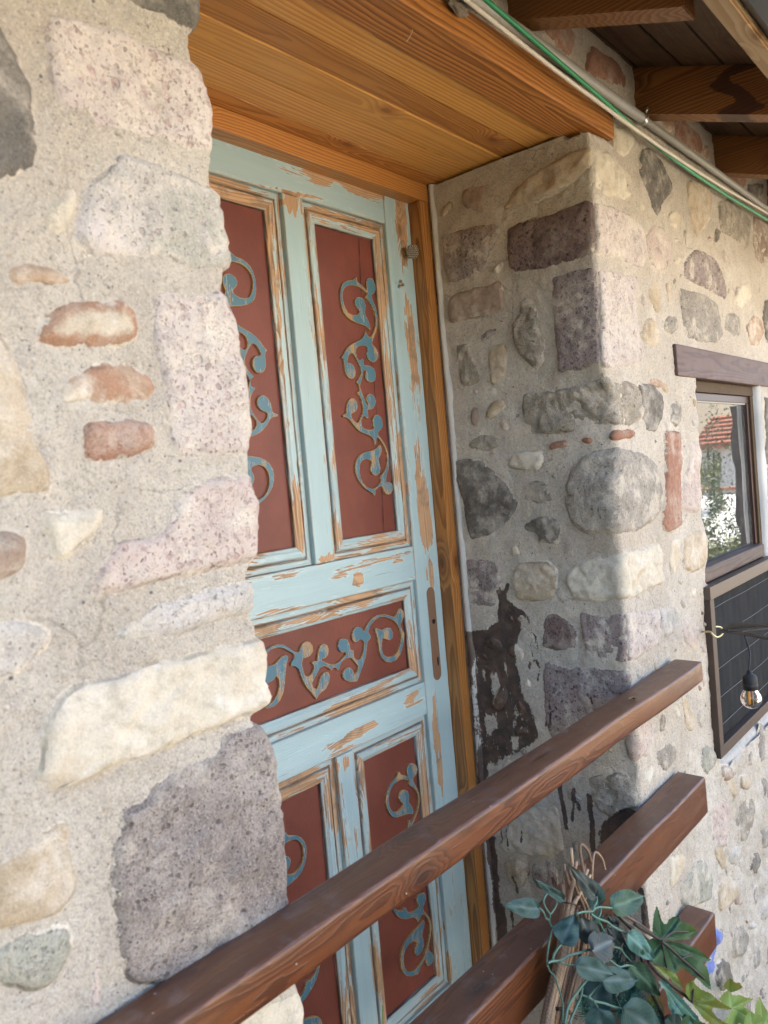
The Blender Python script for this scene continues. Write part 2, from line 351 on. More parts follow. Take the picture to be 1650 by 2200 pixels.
def painted(name, axis, paint=(0.30, 0.47, 0.50), wear=0.0, gloss=0.42):
    t = NT(name)
    c, h, ring, vo, vs = wood_core(t, (0.57, 0.365, 0.205), (0.29, 0.16, 0.08), axis, 230, 0.6)
    n1 = t.noise(vs, 26, 6, 0.62, 0.3); n2 = t.noise(vs, 110, 5, 0.65); n3 = t.noise(vo, 6, 3)
    bev = t.n('Bevel', {'samples': 4}, Radius=0.0055).outputs[0]
    ge = t.n('NewGeometry').outputs['True Normal']
    ed = t.ss(0.99, 0.80, t.vmath('DOT_PRODUCT', bev, ge))
    k = t.math('ADD', t.math('MULTIPLY', n1, 1.0), t.math('MULTIPLY', n2, 0.35))
    k = t.math('ADD', k, t.math('MULTIPLY', t.attr('wear'), 0.55))
    k = t.math('ADD', k, t.math('MULTIPLY', ed, 0.30))
    k = t.math('ADD', k, t.math('MULTIPLY', ring, 0.05))
    k = t.math('ADD', k, t.math('MULTIPLY', t.math('SUBTRACT', n3, 0.5), 0.35 ))
    bare = t.ss(0.875 - wear, 0.905 - wear, k)
    pv = t.mix(t.noise(vs, 40, 4), tuple(x * 0.86 for x in paint), tuple(min(1, x * 1.12) for x in paint))
    pv = t.mix(t.math('MULTIPLY', t.ss(0.62, 0.75, n2), 0.5), pv, (0.52, 0.62, 0.62))
    crack = t.ss(0.66, 0.72, t.noise(t.scale(vo, tuple(0.02 if i == 'xyz'.index(axis) else 1.0 for i in range(3))), 170, 3, 0.6))
    pv = t.mix(t.math('MULTIPLY', crack, 0.55), pv, (0.12, 0.09, 0.065))
    rim = t.math('MULTIPLY', t.ss(0.835 - wear, 0.875 - wear, k), t.math('SUBTRACT', 1.0, bare))
    pv = t.mix(t.math('MULTIPLY', rim, 0.5), pv, (0.60, 0.66, 0.63))
    oldw = t.ss(0.50, 0.66, t.noise(vo, 17, 5, 0.65))
    c = t.mix(t.math('MULTIPLY', oldw, 0.65), c, (0.21, 0.15, 0.105))
    col = t.mix(bare, pv, c)
    dn = t.noise(vs, 70, 4, 0.6); di = t.math('MULTIPLY', t.attr('dirt'), t.ss(0.25, 0.6, dn))
    col = t.mix(t.math('MULTIPLY', di, 0.9), col, (0.075, 0.05, 0.036))
    col = t.mix(t.math('MULTIPLY', t.ss(0.60, 0.76, t.noise(vs, 15, 6, 0.7)), 0.30), col, (0.16, 0.15, 0.13))
    hh = t.math('ADD', t.math('MULTIPLY', t.math('SUBTRACT', 1.0, bare), 0.8), t.math('MULTIPLY', h, 0.35))
    ro = t.math('ADD', gloss, t.math('MULTIPLY', bare, 0.3))
    return t.out(col, ro, t.bump(hh, 0.7, 0.0011))
# ================================================================== the stone wall
ZA = (0, 0, 2.5); ZB = (0, 700, 2.5); ZC = (0, 1400, 2.5); ZE = (900, 0, 2.2); R1 = (900, 380, 3.0); R2 = (940, 1000, 2.946)
F1 = (1250, 260, 4.124); F2 = (1300, 720, 3.793); F3 = (1300, 1200, 3.666); ZG = (1000, 1580, 2.5385); ZH = (1250, 0, 4.124); ZJ = (1440, 1560, 5.0)
def px(*parts):
    out = []
    for z, pts in parts: out += zz(*z, pts)
    return out
RAD = 0.013; Q = RAD * math.pi / 2
SIL = px((ZA, [(1063, 0), (1055, 80), (1030, 180), (1035, 250), (1050, 340), (1090, 380), (1110, 500), (1130, 620), (1140, 750), (1135, 900), (1140, 1000), (1175, 1060), (1195, 1150), (1210, 1290), (1215, 1400), (1200, 1500), (1190, 1560), (1210, 1620), (1240, 1700)]),
         (ZB, [(1250, 0), (1270, 120), (1290, 220), (1310, 330), (1325, 450), (1340, 560), (1340, 690), (1345, 790), (1355, 900), (1370, 1050), (1375, 1180), (1365, 1250), (1330, 1290), (1315, 1350), (1340, 1400), (1350, 1500), (1350, 1570), (1380, 1620), (1390, 1700), (1410, 1780)]),
         (ZC, [(1410, 100), (1420, 160), (1440, 240), (1420, 290), (1365, 330), (1365, 375), (1385, 410), (1420, 520), (1450, 600), (1460, 700), (1480, 800), (1490, 930), (1490, 1050), (1500, 1200), (1525, 1330), (1560, 1650), (1595, 1830), (1605, 1990)]))
_s = sorted([(onY(*q, 0.004)[2], onY(*q, 0.004)[0]) for q in SIL])
_sz = np.array([a for a, b in _s]); _sx = np.array([b for a, b in _s])
def xL(z): return np.interp(z, _sz, _sx)
COR = px((R1, [(1115, 20), (1125, 180), (1130, 400), (1122, 500), (1135, 580), (1150, 700), (1162, 900), (1168, 1180), (1200, 1290), (1245, 1380), (1262, 1560), (1262, 1650), (1270, 1740), (1262, 1900)]),
         (R2, [(1108, 100), (1110, 300), (1125, 450), (1160, 560), (1160, 750), (1178, 900), (1190, 1050), (1200, 1250), (1220, 1360)]), (ZG, [(945, 210), (942, 330), (945, 440)]))
_c = sorted([(onY(*q, 0.004)[2], onY(*q, 0.004)[0]) for q in COR])
_cz = np.array([a for a, b in _c]); _cx = 1.676 + (np.array([b for a, b in _c]) - 1.676) * 0.75
def xR(z): return np.interp(z, _cz, _cx)
WED = px((F2, [(735, 380), (738, 500), (742, 600), (762, 690), (758, 790), (790, 950), (782, 1100), (790, 1300), (782, 1480), (815, 1590), (838, 1790), (808, 1900)]),
         (F3, [(785, 180), (810, 220), (820, 400), (825, 600), (806, 740), (828, 1000), (838, 1200), (850, 1330), (880, 1440), (892, 1520)]))
_w = sorted([(onY(*q, 0.0)[2], onY(*q, 0.0)[0]) for q in WED])
_wz = np.array([a for a, b in _w]); _wx = np.array([b for a, b in _w])
WZ0, WZ1, WX1 = 0.455, 1.545, 2.915
def xW(z): return np.interp(z, _wz, _wx)

def mapL(s, z):      # s < 0 on the front face, s > 0 on the jamb face that goes into the wall
    s = np.asarray(s, float); x0 = xL(z); th = np.clip((s + Q / 2) / RAD, 0, math.pi / 2)
    f = np.minimum(s + Q / 2, 0); g = np.maximum(s - Q / 2, 0)
    x = x0 - RAD + RAD * np.sin(th) + f; y = RAD - RAD * np.cos(th) + g
    return np.stack([x, y, z], -1), np.stack([np.sin(th), -np.cos(th), 0 * th], -1)
def mapR(s, z):      # s < 0 on the reveal, s > 0 on the front face
    s = np.asarray(s, float); x0 = xR(z); th = np.clip((s + Q / 2) / RAD, 0, math.pi / 2)
    f = np.minimum(s + Q / 2, 0); g = np.maximum(s - Q / 2, 0)
    x0 = 1.676 + (x0 - 1.676) * np.exp(f / 0.09)
    x = x0 + RAD - RAD * np.cos(th) + g; y = RAD - RAD * np.sin(th) - f
    return np.stack([x, y, z], -1), np.stack([-np.cos(th), -np.sin(th), 0 * th], -1)
def sL(p):
    w = onY(*p, 0.0); return (w[0] - xL(w[2]) + RAD - Q / 2, w[2])
def sR(p):
    w = onY(*p, 0.0); s = w[0] - xR(w[2]) - RAD + Q / 2
    if s >= -0.002: return (s, w[2])
    for _ in range(3):
        w = onX(*p, float(xR(w[2])))
    return (-(w[1] - RAD) - Q / 2, w[2])

# ---- dark spill and drips on the reveal, blue paint by the lowest rail: where the paint lies
SG = (990, 1240, 4.783)
def poly_in(x, z, poly):
    inside = np.zeros(x.shape, bool); n = len(poly)
    for i in range(n):
        x1, z1 = poly[i]; x2, z2 = poly[(i + 1) % n]
        if z1 == z2: continue
        c = ((z1 > z) != (z2 > z)) & (x < (x2 - x1) * (z - z1) / (z2 - z1) + x1)
        inside ^= c
    return inside
def seg_dist(x, z, poly, closed=True):
    d = np.full(x.shape, 9.0); n = len(poly)
    for i in range(n if closed else n - 1):
        ax, az = poly[i]; bx, bz = poly[(i + 1) % n]
        dx, dz = bx - ax, bz - az; L = dx * dx + dz * dz + 1e-12
        t = np.clip(((x - ax) * dx + (z - az) * dz) / L, 0, 1)
        d = np.minimum(d, np.hypot(x - ax - t * dx, z - az - t * dz))
    return d
def soft(x, z, poly, w):
    d = seg_dist(x, z, poly); return np.clip(0.5 + np.where(poly_in(x, z, poly), d, -d) / w, 0, 1)
SPILL = [sR(p) for p in zz(*SG, [(60, 545), (180, 540), (300, 530), (330, 480), (410, 460), (395, 340), (400, 240), (385, 120), (410, 110), (430, 150), (470, 100), (480, 60), (515, 60), (510, 110), (470, 160), (480, 220), (560, 280), (640, 330), (700, 380), (725, 440), (720, 480), (700, 440), (650, 390), (620, 400), (635, 480), (610, 560), (590, 650), (570, 700), (580, 800), (580, 900), (620, 980), (650, 1080), (680, 1180), (700, 1250), (760, 1330), (790, 1430), (820, 1530), (840, 1640), (760, 1700), (640, 1780), (500, 1830), (400, 1900), (330, 1900), (300, 2000), (260, 2300), (215, 2300), (200, 1900), (170, 1600), (150, 1400), (140, 1200), (120, 1000), (100, 750), (75, 680)])]
GAPS = [[sR(p) for p in zz(*SG, g)] for g in (
    [(510, 370), (560, 400), (595, 470), (560, 470), (515, 415)], [(150, 735), (180, 790), (205, 900), (205, 1100), (235, 1500), (225, 1900), (200, 1880), (170, 1250), (150, 900)],
    [(330, 950), (395, 970), (425, 1070), (440, 1170), (395, 1260), (350, 1180), (345, 1050)], [(245, 925), (275, 950), (292, 1110), (282, 1115), (262, 1010)], [(445, 830), (470, 870), (520, 980), (530, 1100), (505, 1040)],
    [(270, 1340), (330, 1380), (400, 1420), (425, 1540), (370, 1560), (330, 1640), (290, 1700), (265, 1560)], [(590, 1290), (620, 1310), (625, 1400), (600, 1490), (540, 1560), (560, 1450)], [(550, 1620), (640, 1620), (630, 1760), (555, 1780)])]
DRIPS = [([sR(p) for p in zz(*SG, g)], w) for g, w in (
    ([(940, 1250), (955, 1400), (970, 1560)], 0.004), ([(1195, 1100), (1200, 1220)], 0.004), ([(1020, 1115), (1110, 1135), (1190, 1130)], 0.0018), ([(1330, 1180), (1370, 1230), (1388, 1300)], 0.004),
    ([(790, 860), (825, 920)], 0.006), ([(820, 980), (820, 1050)], 0.004), ([(712, 870), (722, 930)], 0.004), ([(620, 560), (640, 525), (720, 520), (780, 600), (810, 730)], 0.0022), ([(735, 660), (725, 720), (760, 850), (730, 890)], 0.0022), ([(905, 1470), (908, 1510)], 0.004))]
DRIPS += [([sR(p) for p in zz(*ZG, g)], w) for g, w in (
    ([(520, 270), (540, 390), (558, 500)], 0.010), ([(600, 290), (590, 460)], 0.006), ([(600, 290), (630, 400)], 0.007), ([(682, 330), (695, 480), (700, 600), (722, 665)], 0.012), ([(735, 520), (740, 630)], 0.004),
    ([(200, 500), (215, 610)], 0.004), ([(235, 500), (250, 610)], 0.004), ([(320, 500), (320, 570)], 0.004), ([(145, 560), (165, 760), (185, 950), (215, 1160)], 0.018), ([(270, 760), (290, 850)], 0.007), ([(345, 720), (350, 770)], 0.004),
    ([(488, 770), (500, 840)], 0.008), ([(255, 950), (270, 1060)], 0.006), ([(210, 930), (225, 1100), (230, 1200)], 0.012), ([(955, 850), (975, 950), (985, 1050)], 0.014))]
BLOT = [sR(p) for p in zz(*ZG, [(760, 470), (850, 398), (900, 392), (942, 430), (880, 520), (790, 620), (735, 640), (750, 560), (745, 490)])]
BLUE = [[sR(p) for p in zz(1370, 1900, 5.893, g)] for g in ([(960, 480), (1040, 620), (1015, 850), (945, 935), (880, 870), (940, 700)], [(826, 990), (900, 965), (1015, 970), (985, 1080), (905, 1160), (885, 1080)])]
STZ = sR(zz(*SG, [(500, 960)])[0])[1]
def stain_of(s, z):
    s = np.asarray(s, float); z = np.asarray(z, float)
    v = np.zeros(s.shape); m = (s < 0.02) & (z < 1.25)
    if m.any():
        a, b = s[m], z[m]
        q = soft(a, b, SPILL, 0.012) * (1.0 - 0.30 * sstep(STZ + 0.02, STZ - 0.04, b))
        for g in GAPS: q = np.minimum(q, 1.0 - 0.85 * soft(a, b, g, 0.024))
        for d, w in DRIPS: q = np.maximum(q, np.clip(0.5 + (w * 0.6 - seg_dist(a, b, d, False)) / 0.009, 0, 1))
        q = np.maximum(q, soft(a, b, BLOT, 0.012)); v[m] = q
    return v
def blue_of(s, z):
    s = np.asarray(s, float); z = np.asarray(z, float); v = np.zeros(s.shape); m = (s > 0.2) & (z < 0.5) & (s < 1.0)
    if m.any():
        for g in BLUE: v[m] = np.maximum(v[m], soft(s[m], z[m], g, 0.02))
    return v

wall = thing('stone_wall', 'thick rubble stone house wall with sandy lime mortar around a deep doorway', 'wall')

# ---- the mortar bed
MV, MF, MST, MBL = [], [], [], []
def add_grid(pos, st, bl, keep=None):
    n0 = sum(len(a) for a in MV); h, w = pos.shape[:2]
    MV.append(pos.reshape(-1, 3)); MST.append(st.ravel()); MBL.append(bl.ravel())
    i, j = np.meshgrid(np.arange(h - 1), np.arange(w - 1), indexing='ij')
    a = n0 + i * w + j; f = np.stack([a, a + 1, a + w + 1, a + w], -1)
    if keep is not None: f = f[keep[:-1, :-1]]
    MF.append(f.reshape(-1, 4))
def relief(a, z, k=0.0):
    return (1.0 + 1.1 * sstep(0.34, 0.62, a) * sstep(0.50, 0.36, z) * (k > 1)) * (0.0050 * fbm(a * 12, z * 12, k, 3) + 0.0034 * fbm(a * 42, z * 42, k + 3, 4) + 0.0012 * vnoise(a * 170, z * 170, k + 9))
def axis(*segs):
    out = [segs[0][0]]
    for a, b, st in segs: out += list(np.linspace(a, b, max(2, int(round((b - a) / st)) + 1))[1:])
    return np.array(out)
zs = axis((-0.6, 0.25, 0.03), (0.25, 2.02, 0.0045), (2.02, 2.14, 0.02), (2.14, 2.9, 0.06))
ss = axis((-3.0, -0.72, 0.06), (-0.72, -0.02, 0.0045), (-0.02, 0.02, 0.003), (0.02, 0.5, 0.02))
Sg, Zg = np.meshgrid(ss, zs); p, n = mapL(Sg, Zg); h = relief(Sg, Zg)
add_grid(p + n * h[..., None], Sg * 0, Sg * 0)
zs = axis((-0.6, 0.0, 0.02), (0.0, 2.46, 0.0055), (2.46, 2.9, 0.06))
ss = axis((-0.54, -0.40, 0.02), (-0.40, -0.02, 0.005), (-0.02, 0.02, 0.0035))
tt = np.concatenate([np.linspace(0.0, 1.0, 112)[1:], [1.004, 1.008]])
Zg = np.repeat(zs[:, None], len(ss) + len(tt), 1)
wEnd = xW(zs) - xR(zs) - RAD + Q / 2
Sg = np.concatenate([np.repeat(ss[None], len(zs), 0), 0.02 + np.clip(tt, 0, 1)[None] * (wEnd[:, None] - 0.02)], 1)
p, n = mapR(Sg, Zg); h = relief(Sg, Zg, 5.0)
lint = (p[..., 0] < 1.808) & (Zg > 2.08) & (Zg < 2.16) & (p[..., 1] < 0.06)
h = np.where(lint, -0.03, h)
p = p + n * h[..., None]
p[:, -2, 1] += 0.012; p[:, -2, 0] += 0.003; p[:, -1, 1] += 0.09; p[:, -1, 0] += 0.005
over = (Zg > 2.085) & (p[..., 1] > 0.06)
add_grid(p, stain_of(Sg, Zg), blue_of(Sg, Zg), ~over)
def flat_patch(xa, xb, za, zb, st, curve=None):
    zs = np.linspace(za, zb, max(2, int((zb - za) / st) + 1)); u = np.linspace(0, 1, max(2, int((xb - (xa if np.isscalar(xa) else 2.2)) / st) + 1))
    Zg = np.repeat(zs[:, None], len(u), 1); x0 = xa(Zg) if callable(xa) else xa
    X = x0 + (xb - x0) * u[None] + 0 * Zg; sg = X - 1.676 - RAD + Q / 2
    h = relief(sg, Zg, 5.0); Y = -h + (curve(X, Zg) if curve else 0)
    add_grid(np.stack([X, Y, Zg], -1), X * 0, blue_of(sg, Zg))
flat_patch(xW, WX1, WZ1 + 0.005, 2.9, 0.007)
flat_patch(xW, WX1, -0.6, 0.396, 0.007)
flat_patch(WX1, 3.3, -0.6, 2.9, 0.008)
flat_patch(3.3, 6.0, -0.6, 2.9, 0.06)
def above_door(xa, xb, za, zb, st):
    flat_patch(xa, xb, za, zb, st)
above_door(0.4, 1.70, 2.152, 2.9, 0.008)
V = np.concatenate(MV); F = np.concatenate(MF)
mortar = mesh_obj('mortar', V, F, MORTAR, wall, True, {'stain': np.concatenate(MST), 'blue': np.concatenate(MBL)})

# ---- the stones: outlines in the unfolded wall face, domed, proud of the bed, rims sunk into it
OUTL = []
def stone(pts, mat, side, proud=0.005, dome=0.004, rough=0.0045, g=0.007, rim=0.014, name='stone', raw=False, grow=0.0062):
    f = MAPS[side][0]
    q = np.array(pts if raw else [f(a) for a in pts], float)
    d = np.hypot(*(np.roll(q, -1, 0) - q).T)
    out = []
    for i in range(len(q)):
        k = max(1, int(d[i] / (g * 1.1)))
        for t in range(k): out.append(q[i] + (np.roll(q, -1, 0)[i] - q[i]) * t / k)
    o = np.array(out); k0 = rng.uniform(0, 50)
    # round the corners a little and fray the rim
    o = 0.6 * o + 0.2 * (np.roll(o, 1, 0) + np.roll(o, -1, 0))
    tg = np.roll(o, -1, 0) - np.roll(o, 1, 0); tg /= np.linalg.norm(tg, axis=1)[:, None] + 1e-9
    ar = 0.5 * np.sum(o[:, 0] * np.roll(o[:, 1], -1) - np.roll(o[:, 0], -1) * o[:, 1])
    nr = np.stack([tg[:, 1], -tg[:, 0]], -1) * (1 if ar > 0 else -1)
    sz = math.sqrt(abs(ar))
    o = o + nr * (grow + min(1.0, sz / 0.08) * (0.0032 * fbm(o[:, 0] * 24, o[:, 1] * 24, k0, 2) + 0.0030 * fbm(o[:, 0] * 75, o[:, 1] * 75, k0 + 9, 3)))[:, None]
    lo, hi = o.min(0), o.max(0)
    nx, nz = int((hi[0] - lo[0]) / g) + 1, int((hi[1] - lo[1]) / (g * 0.87)) + 1
    a, b = np.meshgrid(np.arange(nx + 1), np.arange(nz + 1))
    X = lo[0] + (a + 0.5 * (b % 2)) * g + rng.uniform(-.25, .25, a.shape) * g; Z = lo[1] + b * g * 0.87 + rng.uniform(-.25, .25, a.shape) * g
    X, Z = X.ravel(), Z.ravel(); ins = poly_in(X, Z, o); X, Z = X[ins], Z[ins]
    dd = seg_dist(X, Z, o); m = dd > 0.45 * g; X, Z, dd = X[m], Z[m], dd[m]
    OUTL.append((side, o))
    pts2 = [Vector((u, v)) for u, v in o] + [Vector((u, v)) for u, v in zip(X, Z)]
    nb = len(o)
    r = delaunay_2d_cdt(pts2, [], [list(range(nb))], 1, 1e-7)
    vs = np.array([(v.x, v.y) for v in r[0]]); fs = r[2]
    de = seg_dist(vs[:, 0], vs[:, 1], o)
    R_ = max(0.02, de.max())
    hh = -0.0045 + (proud * 0.62 + 0.0045) * sstep(0, rim, de) + dome * 0.6 * (1 - (1 - np.clip(de / R_, 0, 1)) ** 2)
    hh = hh + sstep(0.000, rim * 1.2, de) * rough * (1.6 * fbm(vs[:, 0] * 26, vs[:, 1] * 26, k0, 5) + 0.35 * vnoise(vs[:, 0] * 120, vs[:, 1] * 120, k0))
    pos, nn = MAPS[side][1](vs[:, 0], vs[:, 1])
    pos = pos + nn * hh[:, None]
    ed = de * max(1.0, 0.024 / max(de.max(), 0.002))
    if side == 'R': st = stain_of(vs[:, 0], vs[:, 1]); bl = blue_of(vs[:, 0], vs[:, 1])
    else: st = bl = np.zeros(len(vs))
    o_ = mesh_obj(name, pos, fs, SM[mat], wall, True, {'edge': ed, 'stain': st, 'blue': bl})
    return o_
def mapA(s, z):      # the plain face above the doorway, s is x
    return np.stack([s, 0 * s, z], -1), np.stack([0 * s, 0 * s - 1, 0 * s], -1)
def sA(p): w = onY(*p, 0.0); return (w[0], w[2])
MAPS = {'L': (sL, mapL), 'R': (sR, mapR), 'A': (sA, mapA)}
def over_edge(pts, side='L', reach=0.05, near=0.022):
    out = []
    for p in pts:
        s, z = sL(p)
        if s > -near: s = reach
        out.append((s, z))
    return out
def SL(mat, *parts, wrap=False, **k):
    p = px(*parts)
    nm = 'brick' if mat in ('brick', 'tanbrick', 'creambrick') else 'stone'
    if wrap: stone(over_edge(p), mat, 'L', name=nm, raw=True, g=0.006, **k)
    else: stone(p, mat, 'L', name=nm, g=0.006, **k)
def SR(mat, *parts, **k):
    nm = k.pop('name', 'brick' if mat in ('brick', 'tanbrick') else 'stone')
    k.setdefault('g', 0.006); k.setdefault('grow', 0.0095)
    stone(px(*parts), mat, k.pop('side', 'R'), name=nm, **k)

# left of the doorway
SL('dark', (ZA, [(-60, 80), (0, 130), (50, 250), (100, 320), (140, 400), (165, 520), (195, 660), (200, 800), (175, 900), (130, 940), (60, 935), (20, 980), (-60, 1030), (-150, 700), (-150, 300)]), proud=0.009)
SL('dark', (ZA, [(650, -10), (760, 60), (860, 90), (940, 110), (1000, 150), (1030, 190), (1045, 110), (1060, 20), (1063, -80), (700, -100)]), wrap=True, proud=0.006)
SL('pink', (ZA, [(230, 110), (270, 85), (350, 85), (480, 120), (640, 150), (760, 220), (860, 270), (960, 320), (1060, 350), (1100, 400), (1130, 520), (1140, 700), (1130, 810), (1000, 790), (850, 745), (700, 730), (560, 700), (420, 640), (330, 600), (270, 500), (240, 300)]), wrap=True, proud=0.004, rough=0.005)
SL('pale', (ZA, [(400, 1290), (410, 1200), (440, 1100), (500, 980), (560, 900), (640, 820), (720, 840), (800, 880), (920, 920), (1050, 960), (1140, 1000), (1190, 1100), (1210, 1250), (1215, 1400), (1190, 1440), (1080, 1440), (960, 1420), (900, 1380), (800, 1380), (700, 1380), (580, 1385), (480, 1350)]), wrap=True, proud=0.006, rough=0.006)
SL('cream', (ZA, [(215, 1170), (250, 1100), (320, 1060), (400, 1020), (410, 1060), (380, 1160), (350, 1250), (310, 1275), (250, 1250), (215, 1190)]), proud=0.004)
SL('tanbrick', (ZA, [(20, 1490), (60, 1430), (150, 1425), (260, 1440), (340, 1470), (390, 1510), (330, 1525), (200, 1520), (80, 1520)]), proud=0.008)
SL('creambrick', (ZA, [(190, 1790), (290, 1680), (330, 1625), (420, 1615), (550, 1635), (640, 1610), (710, 1660), (745, 1760), (745, 1840), (640, 1850), (520, 1865), (400, 1860), (290, 1855), (200, 1830)]), proud=0.006)
SL('tanbrick', (ZB, [(295, 430), (310, 340), (370, 270), (470, 220), (600, 205), (700, 230), (780, 250), (830, 310), (840, 370), (800, 405), (680, 400), (560, 410), (440, 420), (340, 435)]), proud=0.006)
SL('brick', (ZB, [(435, 545), (460, 515), (640, 510), (810, 520), (845, 590), (830, 660), (740, 680), (620, 715), (500, 725), (450, 715), (440, 620)]), proud=0.007)
SL('pink', (ZA, [(800, 1600), (870, 1545), (940, 1575), (1010, 1590), (1060, 1570), (1130, 1530), (1190, 1560), (1240, 1700)]), (ZB, [(1250, 0), (1290, 200), (1320, 400), (1335, 560), (1340, 680), (1200, 690), (1100, 700), (950, 700), (920, 600), (890, 450), (850, 200), (820, 0)]), wrap=True, proud=0.006)
SL('tan', (ZB, [(-200, -50), (-20, 20), (50, 120), (110, 250), (170, 400), (185, 500), (190, 620), (250, 720), (280, 800), (270, 880), (120, 920), (0, 930), (-200, 900)]), proud=0.004, rough=0.005)
SL('cream', (ZB, [(205, 1030), (280, 1020), (400, 1010), (520, 980), (570, 980), (530, 1060), (480, 1150), (400, 1200), (340, 1270), (290, 1250), (250, 1150)]), proud=0.007)
SL('brown', (ZB, [(-60, 1110), (90, 1105), (140, 1140), (130, 1240), (110, 1310), (30, 1360), (-100, 1380), (-150, 1150)]), proud=0.009, dome=0.012)
SL('rose', (ZB, [(500, 1400), (530, 1320), (590, 1240), (620, 1170), (700, 1135), (830, 1130), (900, 1050), (950, 930), (1050, 850), (1200, 810), (1340, 800), (1360, 950), (1375, 1150), (1365, 1250), (1250, 1290), (1100, 1320), (950, 1350), (800, 1385), (650, 1420), (520, 1440)]), wrap=True, proud=0.008)
SL('pale', (ZB, [(570, 1700), (600, 1620), (700, 1560), (860, 1500), (1000, 1460), (1150, 1410), (1300, 1370), (1340, 1420), (1350, 1540), (1200, 1580), (1060, 1620), (950, 1660), (840, 1690), (700, 1710)]), wrap=True, proud=0.005)
SL('pale', (ZB, [(-100, 1550), (0, 1570), (150, 1600), (270, 1650), (240, 1720), (170, 1800), (50, 1890), (-100, 1920)]), proud=0.004)
SL('cream', (ZC, [(180, 700), (185, 620), (230, 450), (270, 320), (380, 210), (500, 150), (700, 110), (720, 80), (900, 40), (1100, 0), (1350, -60), (1400, -40), (1420, 130), (1440, 250), (1420, 290), (1350, 330), (1200, 390), (1000, 470), (800, 560), (650, 600), (540, 650), (380, 720), (240, 745)]), wrap=True, proud=0.011, rough=0.006)
SL('granite', (ZC, [(590, 1250), (615, 1080), (640, 940), (660, 850), (750, 820), (800, 770), (900, 670), (1000, 600), (1130, 560), (1230, 450), (1360, 400), (1400, 500), (1450, 650), (1480, 800), (1490, 1000), (1500, 1200), (1525, 1350), (1540, 1500), (1400, 1580), (1100, 1700), (900, 1770), (700, 1780), (670, 1650), (640, 1520), (630, 1400)]), wrap=True, proud=0.009, dome=0.010)
SL('tan', (ZC, [(-100, 1110), (0, 1100), (150, 1040), (290, 930), (350, 900), (370, 1020), (390, 1120), (415, 1220), (390, 1310), (320, 1390), (150, 1440), (40, 1480), (-100, 1520)]), proud=0.006)
SL('green', (ZC, [(-80, 1640), (60, 1570), (200, 1540), (340, 1480), (380, 1500), (390, 1580), (340, 1680), (260, 1800), (150, 1820), (50, 1800), (-80, 1750)]), proud=0.006)
SL('rose', (ZC, [(470, 1950), (460, 1850), (490, 1700), (530, 1620), (550, 1650), (550, 1780), (540, 1900), (500, 1960)]), proud=0.004)
SL('cream', (ZC, [(1200, 1960), (1350, 1900), (1500, 1880), (1590, 1830), (1605, 1990), (1620, 2120), (1200, 2250)]), wrap=True, proud=0.006)

# reveal and right pier
SR('brown', (R1, [(300, 100), (370, 65), (440, 70), (440, 150), (435, 240), (400, 230), (350, 210), (300, 180)]), proud=0.007)
SR('tan', (ZE, [(410, 990), (460, 910), (540, 830), (650, 770), (720, 730), (810, 700), (822, 770), (760, 830), (700, 890), (580, 940), (480, 970)]), proud=0.008, rough=0.008)
SR('cream', (ZE, [(836, 700), (900, 730), (960, 790), (1000, 830), (1020, 890), (980, 940), (890, 930), (830, 880), (825, 800)]), proud=0.004, rough=0.006)
SR('maroon', (R1, [(580, 340), (620, 320), (800, 270), (1000, 190), (1090, 155), (1122, 172), (1124, 300), (1122, 470), (1050, 510), (900, 550), (700, 600), (610, 605), (590, 560), (580, 450)]), proud=0.007)
SR('pink', (R1, [(1134, 172), (1250, 200), (1330, 240), (1420, 300), (1440, 380), (1455, 480), (1440, 590), (1380, 560), (1280, 510), (1180, 500), (1136, 480)]), proud=0.007)
SR('mauve', (R1, [(160, 385), (300, 350), (400, 320), (500, 305), (530, 340), (520, 400), (470, 470), (430, 560), (400, 600), (340, 640), (260, 665), (205, 670), (180, 600)]), proud=0.005)
SR('brown', (R1, [(200, 780), (240, 750), (350, 720), (500, 685), (520, 720), (540, 800), (540, 860), (440, 890), (300, 910), (210, 935), (190, 850)]), proud=0.010)
SR('olive', (R1, [(650, 880), (660, 800), (690, 780), (730, 800), (760, 900), (770, 1000), (790, 1080), (780, 1170), (740, 1220), (690, 1180), (640, 1130), (615, 1050), (605, 960)]), proud=0.010, rough=0.008)
SR('mauve', (R1, [(860, 650), (920, 630), (1020, 610), (1140, 590), (1150, 700), (1160, 900), (1164, 1100), (1162, 1190), (1120, 1200), (1030, 1230), (950, 1245), (895, 1250), (885, 1100), (870, 950), (860, 800)]), proud=0.007)
SR('pink', (R1, [(1150, 592), (1200, 610), (1290, 620), (1400, 660), (1385, 760), (1390, 900), (1420, 1050), (1435, 1180), (1350, 1215), (1250, 1230), (1180, 1225), (1170, 1100), (1168, 900), (1158, 700)]), proud=0.007)
SR('olive', (R1, [(240, 1080), (320, 1080), (330, 1150), (370, 1200), (370, 1310), (320, 1330), (265, 1340), (250, 1200)]), proud=0.006, rough=0.007)
SR('tan', (R1, [(440, 1140), (480, 1100), (540, 1070), (555, 1140), (550, 1250), (520, 1290), (470, 1340), (450, 1280)]), proud=0.008)
SR('mauve', (R1, [(390, 1040), (440, 990), (510, 975), (480, 1010), (420, 1060)]), proud=0.003)
SR('olive', (R1, [(690, 1410), (760, 1400), (830, 1400), (900, 1390), (1000, 1360), (1100, 1330), (1200, 1300), (1250, 1320), (1330, 1320), (1400, 1350), (1430, 1430), (1430, 1550), (1350, 1600), (1270, 1590), (1240, 1580), (1150, 1600), (1050, 1630), (950, 1640), (860, 1650), (760, 1640), (720, 1570), (700, 1490)]), proud=0.008, rough=0.008)
SR('tan', (R1, [(470, 1550), (490, 1480), (520, 1450), (580, 1450), (560, 1510), (500, 1550)]), proud=0.006)
